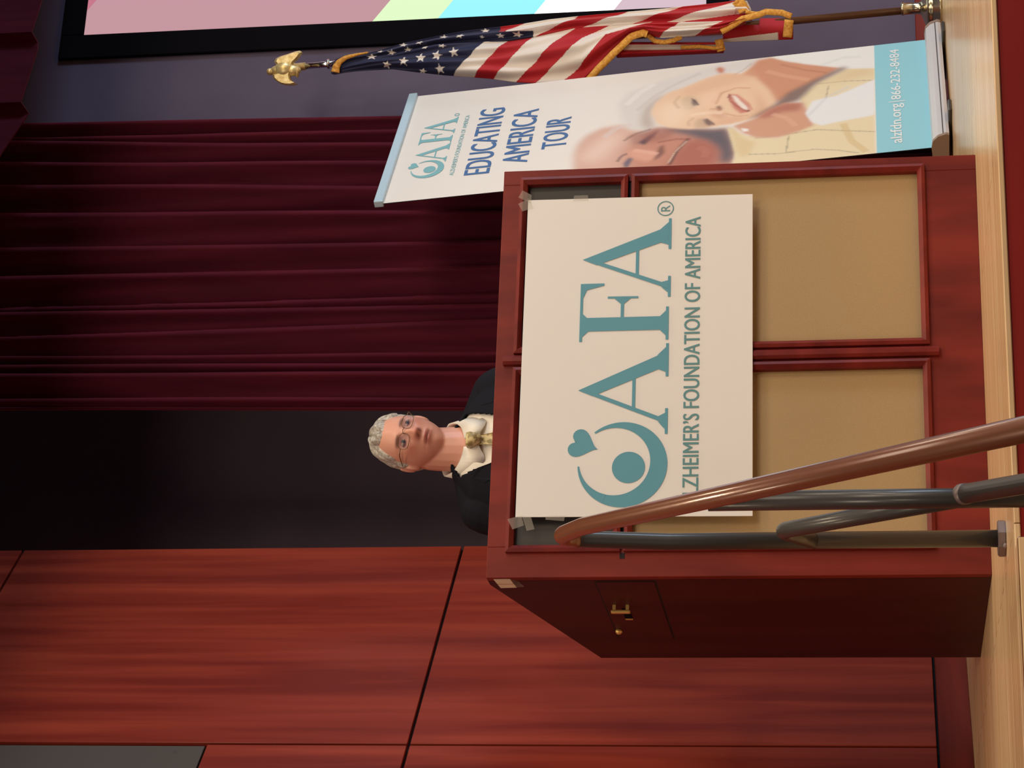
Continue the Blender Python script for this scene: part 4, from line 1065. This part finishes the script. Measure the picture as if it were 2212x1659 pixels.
# eyes
M_eye = material('eye_white', lin((176, 156, 146)), 0.4); M_iris = material('iris', lin((44, 42, 46)), 0.3)
for s in (-1, 1):
    c_ = HC + HROT @ (Vector((s * 0.031, -0.0815, 0.006)) * HSC)
    v_, f_ = ellipsoid(c_, (0.0130, 0.009, 0.0052), 18, 12, HROT); eo = obj('eye', v_, f_, M_eye, per, True)
    v_, f_ = ellipsoid(c_ + HROT @ Vector((0.001, -0.0062, 0)), (0.0058, 0.0034, 0.0058), 14, 10, HROT); obj('iris', v_, f_, M_iris, eo, True)
# glasses
M_frame = material('glasses_frame', lin((120, 92, 62)), 0.25, 0.8)
M_lens = material('glasses_lens', lin((120, 124, 150)), 0.15, spec=0.2, alpha=0.15)
gl = empty('glasses'); gl.parent = per
def hp(x, y, z): return HC + HROT @ (Vector((x, y, z)) * HSC)
for s in (-1, 1):
    ring_ = [hp(s * 0.032 + 0.0235 * math.copysign(abs(math.cos(a)) ** 0.7, math.cos(a)), -0.1035 + 0.35 * max(0, abs(s * 0.032 + 0.0235 * math.cos(a)) - 0.02), 0.003 + 0.0165 * math.copysign(abs(math.sin(a)) ** 0.7, math.sin(a))) for a in [2 * PI * k / 28 for k in range(29)]]
    tube('frame', ring_, 0.0009, M_frame, gl, 8)
    obj('lens', ring_[:28], [tuple(range(28))], M_lens, gl)
    tube('temple', [hp(s * 0.0555, -0.091, 0.010), hp(s * 0.072, -0.075, 0.012), hp(s * 0.0835, -0.005, 0.010), hp(s * 0.083, 0.015, 0.002)], 0.0012, M_frame, gl, 8)
tube('bridge', [hp(-0.010, -0.1055, 0.008), hp(0, -0.1085, 0.011), hp(0.010, -0.1055, 0.008)], 0.0010, M_frame, gl, 8)
# hair: parted, swept across, short at the sides
M_hair = material('grey_hair', lin((150, 138, 124)), 0.55); noise_color(M_hair, lin((128, 122, 114)), lin((222, 216, 206)), (40, 120, 40), 3.0, 6.0, 0.3, 0.7, bump=0.8)
V = []; keep = []
for j in range(NV + 1):
    for i in range(NU):
        th, ph = PI * (0.004 + 0.992 * j / NV), 2 * PI * i / NU
        q = head_point(th, ph); n_ = Vector((q.x / 0.0755 ** 2, q.y / 0.097 ** 2, q.z / 0.115 ** 2)).normalized()
        f_ang = math.atan2(q.x, -q.y)                # 0 at the face, +-pi at the back
        af = abs(f_ang)
        line = 0.074 - 0.006 * math.cos(f_ang * 3) if af < 0.75 else 0.074 + 0.006 - (0.074 - 0.012) * sst(0.75, 1.25, af) if af < 1.3 else 0.012 - 0.028 * sst(1.3, 1.45, af) if af < 1.55 else -0.016 + 0.030 * g2(af - 1.72, 0.12) - 0.062 * sst(1.85, 2.4, af)
        h_ = sst(line - 0.004, line + 0.022, q.z)
        th_ = 0.013 + 0.006 * sst(0.05, 0.10, q.z) + 0.0030 * math.sin(f_ang * 7 + q.z * 60) + 0.002 * math.sin(f_ang * 19 - q.z * 90)
        if q.x > 0 and q.z > 0.05: th_ += 0.004 * math.sin(q.z * 30)
        V.append(HC + HROT @ (q + n_ * (-0.005 + (th_ - 0.001) * h_))); keep.append(h_ > 0.001)
F = [f for f in HF[:-2] if any(keep[k] for k in f)]
F.append(tuple(range(NU)))
obj('hair', V, F, M_hair, per, True)
# suit
M_suit = material('navy_suit', lin((22, 23, 32)), 0.85, spec=0.2); M_shirt = material('cream_shirt', lin((240, 235, 222)), 0.6); M_shoe = material('black_shoe', lin((18, 16, 16)), 0.3)
def loft(rings, n=40):
    V = []; F = []
    for (cx, cy, z, rx, ry) in rings:
        for k in range(n):
            a = 2 * PI * k / n; e = 0.85
            V.append((cx + rx * math.copysign(abs(math.cos(a)) ** e, math.cos(a)), cy + ry * math.copysign(abs(math.sin(a)) ** e, math.sin(a)), z))
    for j in range(len(rings) - 1):
        for k in range(n): F.append((j * n + k, j * n + (k + 1) % n, (j + 1) * n + (k + 1) % n, (j + 1) * n + k))
    F.append(tuple(range(n))[::-1]); F.append(tuple((len(rings) - 1) * n + k for k in range(n)))
    return V, F
torso = [(0, 0.02, 0.80, 0.185, 0.135), (0, 0.02, 0.95, 0.180, 0.135), (0, 0.02, 1.10, 0.178, 0.132), (0, 0.02, 1.25, 0.195, 0.132), (0, 0.025, 1.34, 0.205, 0.122), (0, 0.03, 1.400, 0.190, 0.105), (0, 0.033, 1.430, 0.150, 0.088), (0, 0.035, 1.455, 0.108, 0.074), (0, 0.035, 1.475, 0.080, 0.064)]
jp = [loft(torso)]
for s in (-1, 1):
    sh_, el_, wr = Vector((s * 0.178, 0.025, 1.372)), Vector((s * 0.258, 0.022, 1.13)), Vector((s * 0.170, -0.185, 1.098))
    jp.append(capsule(sh_, el_, 0.066, 0.054)); jp.append(capsule(el_, wr, 0.054, 0.040))
    jp.append(capsule((s * 0.06, 0.035, 1.435), (s * 0.185, 0.028, 1.392), 0.042, 0.050))
jm = remesh_join(jp, 0.004)
bmj = bmesh.new(); bmj.from_mesh(jm)
kill = [f for f in bmj.faces if f.calc_center_median().y < -0.02 and f.calc_center_median().z > 1.06 and abs(f.calc_center_median().x) < 0.008 + 0.225 * (f.calc_center_median().z - 1.06) and f.calc_center_median().z > 1.06]
bmesh.ops.delete(bmj, geom=kill, context='FACES')
bmj.to_mesh(jm); bmj.free()
jk = add_mesh('jacket', jm, M_suit, per)
so = jk.modifiers.new('thick', 'SOLIDIFY'); so.thickness = 0.006; so.offset = 1
shirt_t = [(cx, cy, z, rx - 0.010, ry - 0.008) for (cx, cy, z, rx, ry) in torso]
add_mesh('shirt', remesh_join([loft(shirt_t)], 0.006), M_shirt, per)
# lapels
def surf(x, z):
    """front surface of the jacket torso"""
    for r0_, r1_ in zip(torso, torso[1:]):
        if r0_[2] <= z <= r1_[2]:
            t = (z - r0_[2]) / (r1_[2] - r0_[2]); cy = r0_[1] + (r1_[1] - r0_[1]) * t; rx = r0_[3] + (r1_[3] - r0_[3]) * t; ry = r0_[4] + (r1_[4] - r0_[4]) * t
            return cy - ry * math.sqrt(max(0.0, 1 - min(abs(x) / rx, 1) ** 2.3))
    return 0.0
for s in (-1, 1):
    P_ = [(0.010, 1.07), (0.045, 1.22), (0.068, 1.33), (0.082, 1.385), (0.088, 1.405), (0.108, 1.402), (0.126, 1.365), (0.118, 1.35), (0.125, 1.335), (0.100, 1.23), (0.045, 1.12)]
    n = len(P_); V = [(s * x, surf(x, z) - 0.012, z) for x, z in P_] + [(s * x, surf(x, z) - 0.006, z) for x, z in P_]
    F = [tuple(range(n)) if s > 0 else tuple(range(n))[::-1], tuple(range(n, 2 * n))[::-1] if s > 0 else tuple(range(n, 2 * n))] + [(i, (i + 1) % n, n + (i + 1) % n, n + i) for i in range(n)]
    obj('lapel', V, F, M_suit, per)
# shirt collar: band round the neck with turned-down points
V = []; F = []; NC = 44
for i in range(NC + 1):
    a = math.radians(-90 + 9 + 342 * i / NC); front = max(0.0, math.cos(a + PI / 2)); back = max(0.0, -math.cos(a + PI / 2))
    cx, cy = math.cos(a), math.sin(a); side_ = min(i, NC - i) / NC
    zt = 1.494 + 0.034 * back - 0.062 * front; zb = 1.452 + 0.034 * back - 0.062 * front - 0.030 * g2(side_ - 0.07, 0.05)
    rt, rb = 0.074, 0.089 + 0.016 * front + 0.008 * g2(side_ - 0.07, 0.06)
    V += [(rt * cx - 0.0, 0.014 + (rt - 0.003) * cy, zt), ((rt + 0.005) * cx, 0.014 + (rt + 0.004) * cy, zt + 0.003), ((rb) * cx, 0.014 + rb * 1.0 * cy, zb), ((rb - 0.006) * cx, 0.014 + (rb - 0.006) * cy, zb)]
for i in range(NC):
    for k in range(4): F.append((i * 4 + k, i * 4 + (k + 1) % 4, (i + 1) * 4 + (k + 1) % 4, (i + 1) * 4 + k))
F.append((3, 2, 1, 0)); F.append((NC * 4, NC * 4 + 1, NC * 4 + 2, NC * 4 + 3))
obj('collar', V, F, M_shirt, per, True)
# tie
M_tie = material('pale_gold_tie', lin((196, 176, 112)), 0.45); noise_color(M_tie, lin((150, 132, 84)), lin((226, 208, 150)), (1, 1, 1), 70, 2.0, 0.42, 0.58)
def tie_pt(x, z, o_): return (x, min(surf(x, min(z, 1.40)), -0.065) - 0.010 - o_, z)
kn = [(-0.019, 1.424), (0.019, 1.424), (0.022, 1.412), (0.013, 1.382), (-0.013, 1.382), (-0.022, 1.412)]
n = 6; V = [(x, -0.098 + 0.35 * (1.424 - z) * -0.4, z) for x, z in kn] + [(x * 0.8, -0.115, z - 0.004) for x, z in kn] + [(x, -0.07, z) for x, z in kn]
F = [(6, 7, 8, 9, 10, 11)] + [(i, (i + 1) % 6, 6 + (i + 1) % 6, 6 + i) for i in range(6)] + [(12 + i, 12 + (i + 1) % 6, (i + 1) % 6, i) for i in range(6)] + [(17, 16, 15, 14, 13, 12)]
tie = obj('tie', V, F, M_tie, per, True)
bl = [(-0.012, 1.388), (0.012, 1.388), (0.032, 1.24), (0.042, 1.02), (0.0, 0.96), (-0.042, 1.02), (-0.032, 1.24)]
n = 7; V = [(x, surf(0.0, min(z, 1.40)) - 0.012, z) for x, z in bl] + [(x, surf(0.0, min(z, 1.40)) - 0.004, z) for x, z in bl]
obj('tie_blade', V, [tuple(range(n)), tuple(range(n, 2 * n))[::-1]] + [(i, n + i, n + (i + 1) % n, (i + 1) % n) for i in range(n)], M_tie, tie)
# the far shoulder drops a little: lean the clothes above the chest
for o_ in [c for c in per.children if c.name.split('.')[0] in ('jacket', 'lapel', 'shirt')]:
    for v in o_.data.vertices:
        k_ = sst(1.15, 1.40, v.co.z); v.co.z -= k_ * (0.10 * v.co.x if v.co.x > 0 else 0.04 * v.co.x)
    o_.data.update()
# trousers and shoes (hidden by the podium from the front)
tp = [loft([(0, 0.02, 0.80, 0.160, 0.115), (0, 0.02, 0.90, 0.165, 0.120), (0, 0.02, 1.00, 0.160, 0.115)])]
for s in (-1, 1): tp += [capsule((s * 0.09, 0.02, 0.88), (s * 0.10, 0.0, 0.50), 0.098, 0.076), capsule((s * 0.10, 0.0, 0.50), (s * 0.105, 0.03, 0.13), 0.074, 0.060)]
add_mesh('trousers', remesh_join(tp, 0.010), M_suit, per)
for s in (-1, 1):
    add_mesh('shoe', remesh_join([ellipsoid((s * 0.11, -0.04, 0.042), (0.050, 0.155, 0.042)), capsule((s * 0.107, 0.06, 0.05), (s * 0.107, 0.05, 0.09), 0.046, 0.046)], 0.006), M_shoe, per)
bpy.context.view_layer.update()
